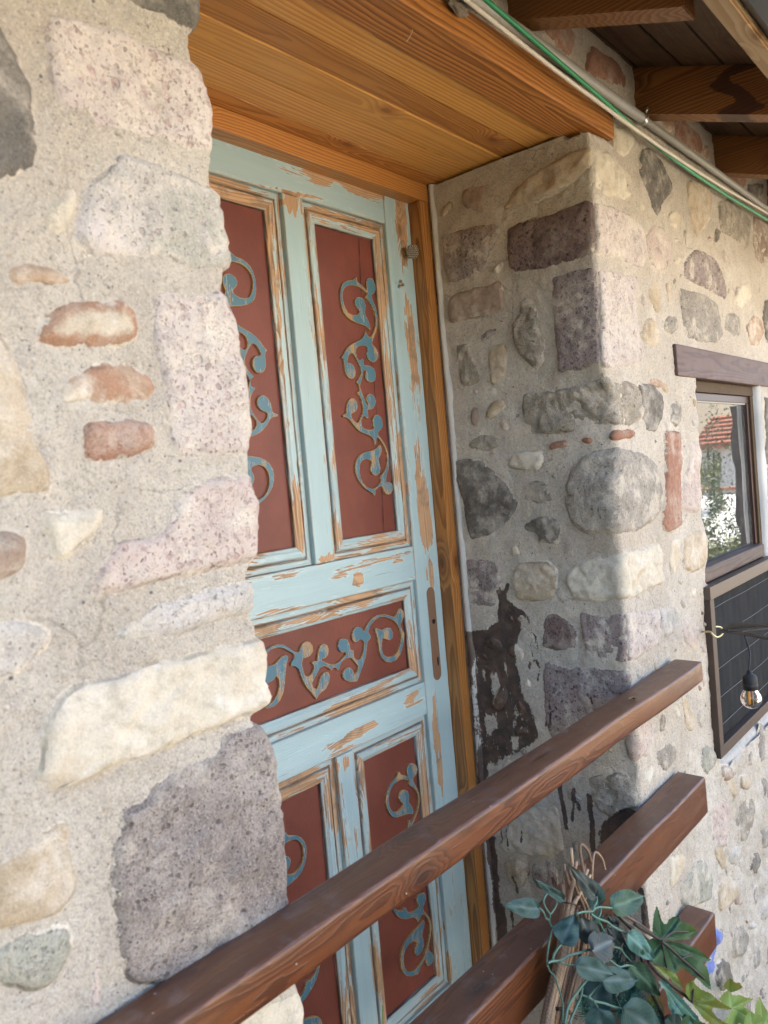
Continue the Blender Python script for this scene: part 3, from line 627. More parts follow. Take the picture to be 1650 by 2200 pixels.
SR('tan', (R1, [(565, 1600), (575, 1560), (600, 1590), (615, 1620), (590, 1645)]), proud=0.006)
SR('brown', (R1, [(375, 1560), (382, 1485), (402, 1500), (412, 1600), (395, 1612)]), proud=0.006)
SR('olive', (R1, [(355, 1740), (380, 1690), (440, 1660), (510, 1680), (560, 1690), (540, 1740), (460, 1760)]), proud=0.005)
SR('brick', (R1, [(865, 1740), (900, 1715), (980, 1705), (970, 1730), (880, 1748)]), proud=0.006, g=0.004)
SR('brick', (R1, [(1060, 1700), (1090, 1685), (1135, 1695), (1110, 1714)]), proud=0.006, g=0.004)
SR('brick', (F2, [(40, 830), (60, 790), (120, 785), (230, 785), (235, 805), (200, 830), (100, 845), (50, 850)]), proud=0.008, g=0.004)
SR('cream', (R1, [(600, 1860), (640, 1790), (720, 1770), (820, 1770), (830, 1830), (790, 1890), (700, 1880)]), proud=0.006)
SR('dark', (R1, [(270, 1830), (350, 1820), (440, 1835), (500, 1890), (560, 1980), (620, 2080)]), (R2, [(505, 210), (490, 260), (450, 330), (380, 400), (310, 450), (210, 470), (190, 400), (170, 300), (150, 150), (130, 30)]), proud=0.009, dome=0.008)
SR('olive', (R2, [(545, 220), (550, 130), (620, 100), (700, 110), (720, 220), (640, 235)]), proud=0.004)
SR('grey', (R1, [(940, 2080), (950, 1990), (990, 1890), (1060, 1820), (1150, 1760), (1260, 1740), (1350, 1760), (1450, 1790), (1520, 1850), (1550, 1950), (1572, 2050)]), (R2, [(1412, 200), (1400, 295), (1350, 360), (1250, 420), (1150, 445), (1000, 440), (900, 420), (850, 370), (815, 280), (797, 190)]), proud=0.012, dome=0.012, rim=0.022)
SR('dark', (R2, [(545, 390), (600, 345), (680, 325), (740, 345), (770, 400), (750, 460), (735, 495), (690, 480), (650, 490), (640, 440), (600, 420), (555, 410)]), proud=0.009, rough=0.007)
SR('mauve', (R2, [(200, 600), (300, 598), (400, 600), (410, 700), (390, 800), (370, 880), (300, 880), (215, 880), (205, 750)]), proud=0.004)
SR('tan', (R2, [(500, 650), (540, 610), (600, 620), (700, 620), (745, 660), (750, 750), (745, 820), (680, 850), (580, 850), (510, 830), (480, 740)]), proud=0.008, rough=0.007)
SR('cream', (R2, [(825, 690), (870, 640), (950, 600), (1100, 580), (1165, 560), (1250, 540), (1400, 500), (1420, 560), (1420, 740), (1300, 790), (1220, 835), (1170, 835), (1080, 840), (980, 850), (880, 840), (840, 780)]), proud=0.010, rough=0.008)
SR('maroon', (R2, [(680, 1000), (720, 930), (780, 950), (840, 1000), (870, 1070), (870, 1150), (780, 1155), (670, 1140)]), proud=0.005)
SR('mauve', (R2, [(905, 940), (1000, 950), (1100, 945), (1182, 945), (1190, 1050), (1197, 1240), (1100, 1230), (960, 1200), (930, 1100)]), proud=0.004)
SR('pink', (R2, [(1192, 945), (1300, 930), (1395, 905), (1415, 1000), (1405, 1100), (1330, 1180), (1215, 1235), (1200, 1050)]), proud=0.004)
SR('mauve', (R2, [(690, 1250), (800, 1280), (1000, 1290), (1200, 1310), (1220, 1340), (1200, 1500), (1050, 1640), (900, 1700), (750, 1720), (700, 1600), (690, 1400)]), proud=0.006)
SR('rose', (R2, [(1205, 1660), (1290, 1610), (1360, 1600), (1365, 1700), (1320, 1790), (1230, 1860), (1200, 1760)]), proud=0.005)
SR('tan', (R2, [(400, 1420), (440, 1390), (440, 1500), (400, 1540), (370, 1500)]), proud=0.012, rough=0.007)
SR('cream', (ZG, [(195, 600), (250, 470), (290, 440), (390, 380), (480, 340), (510, 400), (520, 520), (540, 620), (450, 655), (350, 640), (240, 640)]), proud=0.009, rough=0.007)
SR('tan', (ZG, [(220, 690), (300, 675), (340, 700), (350, 760), (300, 830), (240, 780)]), proud=0.006)
SR('olive', (ZG, [(690, 330), (680, 230), (760, 200), (850, 210), (930, 280), (940, 390), (880, 400), (800, 440), (740, 400)]), proud=0.009, rough=0.008)
SR('mauve', (ZG, [(380, 700), (460, 690), (500, 740), (490, 830), (400, 830), (370, 770)]), proud=0.004)
# right pier, front face, top to bottom
SR('cream', (F1, [(300, 60), (460, 60), (450, 200), (400, 310), (320, 280), (280, 130)]), proud=0.004)
SR('dark', (F1, [(510, 360), (545, 250), (600, 240), (640, 290), (700, 370), (740, 450), (790, 540), (795, 620), (740, 680), (690, 760), (670, 850), (630, 780), (590, 680), (545, 560), (520, 450)]), proud=0.008)
SR('tan', (F1, [(930, 560), (990, 530), (1080, 550), (1130, 620), (1150, 720), (1130, 850), (1080, 960), (1010, 1025), (980, 930), (950, 780)]), proud=0.007)
SR('olive', (F1, [(1220, 720), (1300, 700), (1400, 770), (1450, 830), (1500, 880), (1480, 1010), (1470, 1110), (1430, 1130), (1330, 1020), (1230, 990), (1215, 850)]), proud=0.006)
SR('brown', (F1, [(1520, 850), (1600, 880), (1700, 950), (1700, 1300), (1560, 1250), (1510, 1100)]), proud=0.005)
SR('dark', (F1, [(1185, 950), (1225, 980), (1210, 1050), (1180, 1085)]), proud=0.005, g=0.005)
SR('rose', (F1, [(565, 1030), (600, 960), (645, 920), (720, 960), (770, 1060), (780, 1200), (755, 1300), (690, 1310), (620, 1270), (580, 1150)]), proud=0.007)
SR('mauve', (F1, [(900, 1300), (940, 1200), (1010, 1150), (1090, 1170), (1180, 1240), (1220, 1340), (1260, 1450), (1270, 1580), (1150, 1500), (1000, 1420), (910, 1380)]), proud=0.008)
SR('grey', (F1, [(870, 1490), (990, 1520), (1110, 1560), (1190, 1620), (1210, 1750), (1240, 1900), (1200, 1960), (1050, 1950), (950, 1900), (890, 1750)]), proud=0.006)
SR('tan', (F1, [(580, 1460), (640, 1420), (690, 1480), (690, 1600), (680, 1700), (640, 1680), (600, 1600)]), proud=0.004)
SR('tan', (F1, [(735, 1450), (770, 1430), (790, 1540), (760, 1620)]), proud=0.004, g=0.005)
SR('grey', (F1, [(730, 1790), (770, 1740), (830, 1740), (850, 1830), (800, 1880), (740, 1850)]), proud=0.005)
SR('grey', (F1, [(1270, 1720), (1340, 1700), (1400, 1750), (1400, 1880), (1340, 1900), (1270, 1850)]), proud=0.005)
SR('tanbrick', (F1, [(1455, 1830), (1520, 1725), (1580, 1760), (1600, 1880), (1560, 1990), (1490, 1980)]), proud=0.007)
SR('tan', (F1, [(510, 1900), (560, 1770), (620, 1760), (680, 1840), (690, 1960), (640, 1990), (560, 1980)]), proud=0.006, rough=0.007)
SR('dark', (F1, [(1620, 1600), (1700, 1550), (1700, 2000), (1640, 1950), (1600, 1750)]), proud=0.006)
SR('cream', (F1, [(1370, 1480), (1480, 1420), (1500, 1560), (1420, 1660), (1350, 1600)]), proud=0.004)
SR('cream', (F1, [(770, 830), (830, 780), (870, 850), (850, 940), (790, 920)]), proud=0.004)
SR('brick', (ZH, [(30, 590), (80, 480), (100, 415), (170, 470), (270, 520), (350, 620), (385, 690), (375, 790), (280, 760), (150, 680), (50, 650)]), proud=0.006)
SR('brick', (ZE, [(450, 40), (520, 20), (560, 60), (540, 110), (480, 100)]), side='A', proud=0.006)
SR('brick', (ZE, [(590, 150), (640, 115), (700, 112), (735, 170), (720, 240), (700, 260), (650, 200)]), side='A', proud=0.007)
SR('brick', (ZH, [(820, 1050), (870, 1045), (950, 1120), (1040, 1200), (1060, 1290), (1050, 1350), (940, 1320), (830, 1250)]), proud=0.006)
SR('tanbrick', (ZH, [(690, 1050), (790, 1050), (810, 1130), (790, 1150), (720, 1110)]), proud=0.004)
SR('tanbrick', (ZH, [(1070, 1350), (1090, 1290), (1130, 1310), (1110, 1400)]), proud=0.005, g=0.005)
SR('brick', (ZH, [(1290, 1560), (1430, 1560), (1440, 1620), (1420, 1680), (1320, 1610)]), proud=0.006)
SR('dark', (F1, [(1470, 570), (1600, 560), (1600, 640), (1540, 690), (1480, 660)]), proud=0.006)
SR('dark', (F2, [(275, 420), (340, 400), (400, 420), (460, 500), (480, 580), (450, 680), (410, 780), (340, 770), (300, 680), (290, 560)]), proud=0.008)
SR('grey', (F2, [(545, 580), (590, 530), (625, 580), (620, 680), (580, 740), (535, 700)]), proud=0.005)
SR('brick', (F2, [(475, 820), (500, 795), (590, 800), (605, 930), (602, 1060), (600, 1200), (600, 1400), (600, 1540), (545, 1575), (490, 1600), (472, 1530), (485, 1300), (490, 1150), (485, 1000)]), proud=0.012, rim=0.010)
SR('rose', (F2, [(690, 900), (745, 890), (775, 960), (765, 1150), (770, 1300), (760, 1440), (640, 1420), (620, 1380), (650, 1200), (680, 1050)]), proud=0.006)
SR('tan', (F2, [(640, 1650), (720, 1620), (790, 1580), (815, 1640), (825, 1790), (790, 1890), (700, 1930), (640, 1870)]), proud=0.009)
SR('cream', (F2, [(530, 1680), (600, 1650), (595, 1850), (560, 1950), (530, 1900)]), proud=0.005)
SR('tanbrick', (F2, [(360, 370), (420, 365), (490, 400), (440, 414), (390, 397)]), proud=0.004, g=0.005)
SR('tan', (F2, [(470, 420), (510, 400), (515, 450), (490, 470)]), proud=0.004, g=0.005)
SR('dark', (F2, [(1290, 510), (1400, 520), (1420, 1050), (1350, 1050), (1300, 1040)]), proud=0.005)
SR('olive', (F2, [(1315, 1080), (1400, 1080), (1420, 1500), (1340, 1480)]), proud=0.005)
SR('pale', (F3, [(430, 400), (540, 370), (580, 450), (570, 560), (470, 620), (430, 520)]), proud=0.004)
SR('rose', (F3, [(610, 500), (700, 480), (740, 600), (700, 720), (620, 650)]), proud=0.004)
SR('tan', (F3, [(590, 1080), (640, 1100), (690, 1250), (680, 1360), (640, 1330)]), proud=0.006)
SR('cream', (F3, [(540, 1190), (562, 1165), (580, 1240), (552, 1262)]), proud=0.006, g=0.005)
SR('green', (F3, [(760, 1500), (840, 1490), (870, 1560), (860, 1620), (800, 1700), (760, 1620)]), proud=0.006)
SR('pink', (F3, [(260, 1420), (370, 1300), (380, 1450), (330, 1560), (250, 1540)]), proud=0.005)
SR('grey', (F3, [(400, 1560), (500, 1450), (560, 1500), (540, 1600), (470, 1680)]), proud=0.005)
SR('brown', (ZJ, [(545, 450), (640, 440), (690, 480), (660, 560), (600, 580), (550, 520)]), proud=0.008, g=0.006)
SR('tan', (ZJ, [(600, 590), (670, 570), (700, 650), (710, 740), (680, 780), (620, 680)]), proud=0.006)
SR('tan', (ZJ, [(755, 560), (820, 540), (840, 620), (820, 690), (760, 650)]), proud=0.007)
SR('olive', (ZJ, [(730, 900), (790, 800), (890, 790), (900, 900), (860, 1080), (790, 1260), (740, 1200), (710, 1050)]), proud=0.007)
SR('rose', (ZJ, [(440, 850), (520, 780), (620, 840), (640, 1000), (610, 1200), (560, 1300), (470, 1280), (445, 1050)]), proud=0.006, rough=0.006)
SR('tan', (ZJ, [(470, 1320), (560, 1290), (590, 1380), (600, 1500), (540, 1540), (490, 1420)]), proud=0.006, rough=0.006)
SR('green', (ZJ, [(130, 1700), (260, 1500), (330, 1450), (420, 1500), (450, 1650), (430, 1850), (300, 1900), (170, 1960), (110, 1850)]), proud=0.007)
SR('tan', (ZJ, [(530, 1700), (620, 1620), (690, 1680), (700, 1800), (660, 1900), (540, 1980), (510, 1900)]), proud=0.010)
SR('brown', (ZJ, [(680, 1840), (730, 1780), (770, 1860), (740, 1920), (680, 1900)]), proud=0.010, g=0.005)
SR('cream', (ZJ, [(0, 1420), (140, 1370), (160, 1480), (60, 1680), (0, 1720)]), proud=0.005)
SR('grey', (ZJ, [(980, 1120), (1050, 1080), (1080, 1300), (1000, 1300)]), proud=0.006)
SR('pale', (ZJ, [(640, 1330), (720, 1280), (760, 1400), (700, 1500), (620, 1450)]), proud=0.005)
SR('dark', ((1370, 1900, 5.893), [(1000, 1060), (1060, 950), (1150, 1000), (1200, 1200), (1160, 1300), (1040, 1330), (990, 1200)]), proud=0.006)
SR('grey', ((1370, 1900, 5.893), [(1240, 560), (1360, 560), (1400, 720), (1340, 880), (1240, 900), (1210, 720)]), proud=0.005)
SR('pale', ((1370, 1900, 5.893), [(1400, 500), (1470, 490), (1490, 540), (1420, 560)]), proud=0.005, g=0.006)

# smaller stones and chips pressed into the bed between them
def scatter(side, s0, s1, z0, z1, n, r0, r1, mats, tries=40):
    for _ in range(n):
        for _t in range(tries):
            a, b = rng.uniform(s0, s1), rng.uniform(z0, z1); r = rng.uniform(r0, r1)
            if side == 'R' and a > 0.04 and 0.40 < b < 1.66 and a + 1.69 + r > float(xW(b)) - 0.01: continue
            if side == 'R' and a > -0.04 and 2.02 < b < 2.19: continue
            if side == 'R' and a + r > 0.405 and 1.51 < b < 1.66: continue
            ok = True
            for sd_, o in OUTL:
                if sd_ != side: continue
                lo, hi = o.min(0) - r, o.max(0) + r
                if lo[0] < a < hi[0] and lo[1] < b < hi[1]:
                    A_, B_ = np.array([a]), np.array([b])
                    if poly_in(A_, B_, o)[0] or seg_dist(A_, B_, o)[0] < r * 1.15 + 0.004: ok = False; break
            if ok: break
        if not ok: continue
        m = rng.integers(5, 9); th = np.sort(rng.uniform(0, 2 * math.pi, m)); th = (th + np.arange(m) * 2 * math.pi / m) / 2 if False else np.arange(m) * 2 * math.pi / m + rng.uniform(-.35, .35, m)
        ro = rng.uniform(0, math.pi); asp = rng.uniform(0.4, 1.0)
        q = np.stack([np.cos(th) * r * rng.uniform(.75, 1.15, m), np.sin(th) * r * asp * rng.uniform(.75, 1.15, m)], -1)
        q = q @ np.array([[math.cos(ro), -math.sin(ro)], [math.sin(ro), math.cos(ro)]]) + np.array([a, b])
        mt = mats[rng.integers(0, len(mats))]
        stone(q, mt, side, name='brick' if mt == 'brick' else 'stone', raw=True, g=max(0.0045, r / 5), rim=min(0.010, r * .7), proud=0.006, rough=0.004, grow=0.002)
CH = ['cream', 'tan', 'cream', 'grey', 'dark', 'rose', 'brown', 'olive', 'pale', 'tan', 'brick']
scatter('L', -0.58, -0.02, 0.42, 1.98, 22, 0.004, 0.012, CH)
scatter('R', -0.40, -0.03, 0.35, 2.04, 18, 0.014, 0.032, ['olive', 'tan', 'mauve', 'grey', 'cream', 'olive'])
scatter('R', -0.40, -0.03, 0.35, 2.04, 34, 0.005, 0.012, CH)
scatter('R', 0.03, 0.95, 1.60, 2.04, 16, 0.016, 0.040, ['grey', 'tan', 'mauve', 'cream', 'olive', 'rose'])
scatter('R', 0.03, 0.53, 0.46, 2.04, 26, 0.016, 0.038, ['grey', 'tan', 'mauve', 'cream', 'olive', 'rose', 'pale'])
scatter('R', 0.03, 0.55, 0.46, 2.28, 36, 0.005, 0.013, CH)
scatter('R', 0.30, 1.00, -0.52, 0.36, 12, 0.07, 0.12, ['grey', 'pale', 'olive', 'mauve', 'granite', 'pale'])
scatter('R', 0.30, 1.00, -0.52, 0.36, 16, 0.04, 0.07, ['grey', 'pale', 'dark', 'mauve', 'granite', 'olive'])
scatter('R', 0.10, 1.00, -0.52, 0.36, 8, 0.022, 0.045, ['grey', 'pale', 'green', 'olive', 'dark', 'mauve', 'tan', 'grey'])
scatter('R', 0.10, 1.00, -0.52, 0.36, 12, 0.006, 0.012, CH)

# smooth pale bead of filler between jamb and reveal
zs = axis((-0.12, 2.09, 0.012)); V = []; F = []; st = []
for i, z in enumerate(zs):
    w = 0.022 + 0.003 * float(vnoise(z * 6, 0.0)) + 0.002 * float(vnoise(z * 30, 3.0))
    x0 = 1.674
    for k in range(5):
        t = k / 4; V.append((x0 - 0.006 * math.sin(math.pi * t) - (0.002 if 0 < k < 4 else -0.008) , 0.452 - w * t, z)); st.append((-(0.452 - w * t - RAD) - Q / 2, z))
for i in range(len(zs) - 1):
    for k in range(4): F.append((i * 5 + k, i * 5 + k + 1, (i + 1) * 5 + k + 1, (i + 1) * 5 + k))
t_ = NT('pale_filler'); v_ = t_.pos(); n_ = t_.noise(v_, 45, 5); c_ = t_.mix(n_, (0.42, 0.41, 0.38), (0.54, 0.53, 0.49)); c_, r_ = stain_net(t_, c_, v_, 0.8)
FILLER = t_.out(c_, r_, t_.bump(n_, 0.5, 0.003))
a_ = np.array(st)
mesh_obj('filler_bead', V, F, FILLER, wall, True, {'stain': stain_of(a_[:, 0], a_[:, 1]) * 1.0, 'blue': np.zeros(len(a_))})
# timber lintel over the window, flush in the wall
WLIN = wood('dark_stained_lintel', (0.13, 0.072, 0.058), (0.07, 0.036, 0.03), 'x', 150, 0.6, 0.5)
box('window_lintel', 2.112, 3.15, -0.007, 0.14, 1.542, 1.628, WLIN, wall, 0.004)
# plaster sill sloping down from the window
PLAS = simple('grey_plaster', (0.44, 0.42, 0.385), 0.9, 0.8, 60, 0.3)
sx0, sx1 = 2.205, 2.93
nz, nx = 14, 70; V = []; F = []
for j in range(nz):
    t = j / (nz - 1)
    for i in range(nx):
        x = sx0 + (sx1 - sx0) * i / (nx - 1)
        z = 0.452 - 0.085 * t; y = 0.055 - 0.060 * math.sin(t * math.pi / 2) + 0.014 * t ** 4
        hgt = 0.003 * float(fbm(x * 30, t * 5, 2.0, 3)) + 0.002 * float(vnoise(x * 9, t * 30))
        V.append((x, y - hgt, z + hgt + 0.004 * float(vnoise(x * 12, 7.0)) * t))
for j in range(nz - 1):
    for i in range(nx - 1): F.append((j * nx + i, j * nx + i + 1, (j + 1) * nx + i + 1, (j + 1) * nx + i))
mesh_obj('sill', V, F, PLAS, wall, True)
# white plaster strip in the window's right-hand reveal and head
WHITE = simple('white_plaster', (0.70, 0.68, 0.63), 0.85, 0.5, 50, 0.08)
zs = np.linspace(0.44, 1.545, 60); V = []; F = []
for i, z in enumerate(zs):
    wv = 0.012 * float(vnoise(z * 8, 1.0)) + 0.006 * float(vnoise(z * 30, 2.0))
    V += [(2.886, 0.06, z), (2.889, 0.012, z), (2.897 + wv * .6, -0.006, z), (2.924 + wv, 0.004, z)]
for i in range(59):
    for k in range(3): F.append((i * 4 + k, i * 4 + k + 1, (i + 1) * 4 + k + 1, (i + 1) * 4 + k))
mesh_obj('plaster_strip', V, F, WHITE, wall, True)
# the rest of the house behind: jambs, wall core, room side
CORE = simple('wall_core', (0.42, 0.36, 0.29), 0.9, 0.5, 30, 0.15)
bm = box_bm(-3.0, 0.45, 0.06, 0.55, -0.6, 2.9)
box_bm(1.72, 2.2, 0.06, 0.55, -0.6, 2.9, bm=bm); box_bm(2.96, 6.0, 0.06, 0.55, -0.6, 2.9, bm=bm); box_bm(2.2, 2.96, 0.10, 0.55, -0.6, 0.36, bm=bm)
box_bm(2.2, 2.96, 0.145, 0.55, 1.56, 2.9, bm=bm); box_bm(0.45, 1.72, 0.10, 0.55, 2.2, 2.9, bm=bm)
bm_obj('wall_core', bm, CORE, wall)
ROOM = simple('dark_room', (0.06, 0.05, 0.045), 0.9)
bm = box_bm(-3.0, 6.0, 0.56, 4.6, -0.59, 2.89)
for f in bm.faces: f.normal_flip()
o_ = bm_obj('room_walls', bm, ROOM); kind(o_, 'structure')
# ================================================================== the door
YD = 0.49; YR = 0.508
BLUE_PAINT = (0.355, 0.49, 0.51)
PV = painted('peeling_blue_paint_upright', 'z', BLUE_PAINT, 0.06)
PH = painted('peeling_blue_paint_level', 'x', BLUE_PAINT, 0.06)
PVW = painted('worn_blue_moulding_upright', 'z', BLUE_PAINT, 0.165)
PHW = painted('worn_blue_moulding_level', 'x', BLUE_PAINT, 0.165)
def red_mat():
    t = NT('oxide_red_panel'); v = t.off(13)
    c0, h, ring, vo, vs = wood_core(t, (0.3, 0.1, 0.07), (0.15, 0.05, 0.03), 'z', 240, 0.4)
    n = t.noise(v, 7, 5, 0.6); n2 = t.noise(t.scale(v, (1, 1, 0.2)), 60, 4); n3 = t.noise(v, 140, 4, 0.7)
    c = t.mix(t.ss(0.3, 0.7, n), (0.13, 0.028, 0.016), (0.18, 0.043, 0.025))
    c = t.mix(t.math('MULTIPLY', t.ss(0.55, 0.75, n2), 0.35), c, (0.11, 0.03, 0.024))
    c = t.mix(t.math('MULTIPLY', t.ss(0.66, 0.74, n3), 0.5), c, (0.24, 0.09, 0.07))
    c = t.mix(t.math('MULTIPLY', t.ss(0.72, 0.78, t.noise(v, 28, 6, 0.7)), 0.7), c, (0.06, 0.02, 0.016))
    return t.out(c, 0.52, t.bump(t.math('ADD', t.math('MULTIPLY', h, 0.5), n2), 0.5, 0.0009))
RED = red_mat()
def scroll_mat():
    t = NT('blue_fretwork_worn')
    c, h, ring, vo, vs = wood_core(t, (0.50, 0.32, 0.14), (0.20, 0.105, 0.045), 'z', 330, 0.0)
    a = t.attr('edge'); n1 = t.noise(vs, 34, 5, 0.6); n2 = t.noise(vo, 22, 4); n4 = t.noise(vs, 150, 4)
    k = t.math('ADD', n1, t.math('MULTIPLY', t.math('SUBTRACT', n2, 0.5), 0.5))
    k = t.math('ADD', k, t.math('MULTIPLY', ring, 0.09)); k = t.math('ADD', k, t.math('MULTIPLY', t.math('SUBTRACT', n4, 0.5), 0.18))
    k = t.math('ADD', k, t.math('MULTIPLY', t.ss(0.0028, 0.0003, a), 0.24))
    bare = t.ss(0.64, 0.66, k)
    p = t.mix(t.noise(vs, 40, 4), (0.050, 0.135, 0.185), (0.072, 0.175, 0.225))
    p = t.mix(t.math('MULTIPLY', t.math('MULTIPLY', t.ss(0.615, 0.635, k), t.ss(0.66, 0.635, k)), 0.7), p, (0.5, 0.55, 0.55))
    return t.out(t.mix(bare, p, c), t.math('ADD', 0.42, t.math('MULTIPLY', bare, 0.25)), t.bump(t.math('SUBTRACT', t.math('MULTIPLY', h, 0.3), bare), 0.6, 0.0008))
SCR = scroll_mat()

door = thing('panelled_door', 'old wooden door with peeling pale blue paint and oxide red panels', 'door')
WORN = [(780, 400, 0.085, 0.028, 1.3), (690, 385, 0.05, 0.02, 0.6), (560, 330, 0.05, 0.012, 0.5), (625, 440, 0.035, 0.028, 1.2), (865, 470, 0.02, 0.10, 0.9), (885, 740, 0.028, 0.13, 1.2), (905, 1080, 0.016, 0.17, 1.3), (918, 1130, 0.02, 0.08, 0.8),
        (700, 1200, 0.03, 0.01, 1.0), (770, 1245, 0.022, 0.012, 1.0), (860, 1205, 0.04, 0.01, 0.6), (780, 1570, 0.06, 0.014, 1.2), (735, 1600, 0.07, 0.012, 0.8), (880, 1500, 0.05, 0.016, 0.9), (935, 1560, 0.02, 0.10, 1.1), (945, 1650, 0.012, 0.06, 0.8),
        (740, 1640, 0.02, 0.02, 0.9), (960, 2080, 0.03, 0.05, 1.0), (870, 1350, 0.01, 0.06, 0.6), (925, 1230, 0.012, 0.05, 0.9)]
WORN = [(onY(a, b, YD)[0], onY(a, b, YD)[2], rx, rz, s) for a, b, rx, rz, s in WORN]
def member(name, x0, x1, z0, z1, y0, y1, mat, parent, bev=0.0025, st=0.007):
    """a board with a fine front face, rounded arrises and a slightly uneven, hand-planed surface"""
    xs = np.unique(np.concatenate([[x0, x0 + bev * .4, x0 + bev, x1 - bev, x1 - bev * .4, x1], np.linspace(x0 + bev, x1 - bev, max(2, int((x1 - x0) / st)))]))
    zs = np.unique(np.concatenate([[z0, z0 + bev * .4, z0 + bev, z1 - bev, z1 - bev * .4, z1], np.linspace(z0 + bev, z1 - bev, max(2, int((z1 - z0) / st)))]))
    X, Z = np.meshgrid(xs, zs)
    d = np.minimum(np.minimum(X - x0, x1 - X), np.minimum(Z - z0, z1 - Z))
    Y = y0 + bev * (1 - np.sqrt(np.clip(1 - (1 - np.clip(d / bev, 0, 1)) ** 2, 0, 1))) + 0.0008 * fbm(X * 25, Z * 25, y0 * 99 + x0, 3)
    w = np.zeros(X.shape)
    for cx, cz, rx, rz, s in WORN: w = np.maximum(w, s * np.clip(1.05 - np.hypot((X - cx) / rx, (Z - cz) / rz) + 0.9 * (fbm(X * 130, Z * 16, cx * 9, 3) if z1 - z0 > x1 - x0 else fbm(X * 16, Z * 130, cx * 9, 3)), 0, 1))
    V = list(np.stack([X, Y, Z], -1).reshape(-1, 3)); a = list(w.ravel()); F = []
    h, ww = X.shape
    for i in range(h - 1):
        for j in range(ww - 1): F.append((i * ww + j, i * ww + j + 1, (i + 1) * ww + j + 1, (i + 1) * ww + j))
    ring = [j for j in range(ww)] + [i * ww + ww - 1 for i in range(1, h)] + [(h - 1) * ww + j for j in range(ww - 2, -1, -1)] + [i * ww for i in range(h - 2, 0, -1)]
    n0 = len(V)
    for k in ring: V.append((V[k][0], y1, V[k][2])); a.append(0.0)
    m = len(ring)
    for k in range(m): F.append((ring[(k + 1) % m], ring[k], n0 + k, n0 + (k + 1) % m))
    return centred(mesh_obj(name, V, F, mat, parent, False, {'wear': a}))
def frame(name, x0, x1, z0, z1, prof, parent, step=0.012):
    """mitred moulding: prof = (inset, y) from the outer edge to the panel; four lengths under one part"""
    root = bpy.data.objects.new(name, None); COL.objects.link(root); root.parent = parent
    wd = prof[-1][0]
    sides = [((x0, z0), (x1, z0), (0, 1)), ((x1, z0), (x1, z1), (-1, 0)), ((x1, z1), (x0, z1), (0, -1)), ((x0, z1), (x0, z0), (1, 0))]
    for (a, b, nrm) in sides:
        V = []; F = []; W_ = []; D_ = []
        L = math.hypot(b[0] - a[0], b[1] - a[1]); n = max(2, int(L / step)); t = ((b[0] - a[0]) / L, (b[1] - a[1]) / L)
        k0 = rng.uniform(0, 90)
        for i in range(n + 1):
            for j, (ins, y) in enumerate(prof):
                u = ins + (L - 2 * ins) * i / n
                wob = 0.0007 * float(vnoise(u * 45, j * 1.7, k0)) if 0 < j < len(prof) - 1 else 0
                V.append((a[0] + t[0] * u + nrm[0] * (ins + wob), y + wob * 0.7, a[1] + t[1] * u + nrm[1] * (ins + wob))); W_.append(0.0); D_.append((0.0, 1.0, 0.25, 0.0, 1.0, 1.0, 0.1, 0.0, 0.0, 0.15, 0.3, 1.0, 1.0)[j])
        m = len(prof)
        for i in range(n):
            for j in range(m - 1): F.append((i * m + j, (i + 1) * m + j, (i + 1) * m + j + 1, i * m + j + 1))
        centred(mesh_obj('moulding', V, F, PHW if nrm[0] == 0 else PVW, root, False, {'wear': W_, 'dirt': D_}))
    return root
def fprof(w, y=YD):
    return [(0.0, y + 0.022), (0.0, y + 0.0115), (0.001, y + 0.010), (w * 0.30, y + 0.0095), (w * 0.34, y + 0.0135), (w * 0.40, y + 0.0135), (w * 0.44, y + 0.0075), (w * 0.5, y + 0.0055), (w * 0.78, y + 0.006), (w * 0.86, y + 0.0085), (w * 0.97, y + 0.0095), (w, y + 0.0115), (w, y + 0.020)]
DB = 0.532
XL0, XL1, XM0, XM1, XS0, XS1 = 0.79, 0.90, 1.181, 1.241, 1.532, 1.632
member('stile', XS0, XS1, -0.13, 2.07, YD, DB, PV, door)
member('stile', XL0, XL1, -0.13, 2.07, YD, DB, PV, door)
member('rail', XL1, XS0 - 0.0008, 1.977, 2.07, YD + 0.0012, DB, PH, door)
member('rail', XL1, XS0 - 0.0008, 1.066, 1.154, YD + 0.0010, DB, PH, door)
member('rail', XL1, XS0 - 0.0008, 0.713, 0.799, YD + 0.0012, DB, PH, door)
member('rail', XL1, XS0 - 0.0008, -0.13, -0.012, YD + 0.0010, DB, PH, door)
member('mullion', XM0, XM1, 1.1552, 1.9762, YD - 0.002, DB, PV, door)
member('mullion', XM0 + 0.009, XM1 + 0.003, -0.0115, 0.7122, YD - 0.001, DB, PV, door)
panels = {}
def panel(key, x0, x1, z0, z1, ox0, ox1, oz0, oz1):
    V = []; F = []
    n = max(2, int((x1 - x0) / 0.02)); m = max(2, int((z1 - z0) / 0.02))
    for j in range(m + 1):
        for i in range(n + 1):
            x = ox0 + (ox1 - ox0) * i / n; z = oz0 + (oz1 - oz0) * j / m
            V.append((x, YR + 0.001 * float(fbm(x * 12, z * 12, 4.0, 3)), z))
    for j in range(m):
        for i in range(n): F.append((j * (n + 1) + i, j * (n + 1) + i + 1, (j + 1) * (n + 1) + i + 1, (j + 1) * (n + 1) + i))
    p = mesh_obj('panel', V, F, RED, door, True)
    frame('panel_moulding', ox0 + .0004, ox1 - .0004, oz0 + .0004, oz1 - .0004, fprof(0.045 if key != 'mid' else 0.046), door)
    panels[key] = p; return p
panel('ul', 0.94, 1.141, 1.205, 1.93, XL1, XM0, 1.154, 1.977)
panel('ur', 1.297, 1.507, 1.198, 1.925, XM1, XS0, 1.154, 1.977)
panel('mid', 0.94, 1.499, 0.85, 1.016, XL1, XS0, 0.799, 1.066)
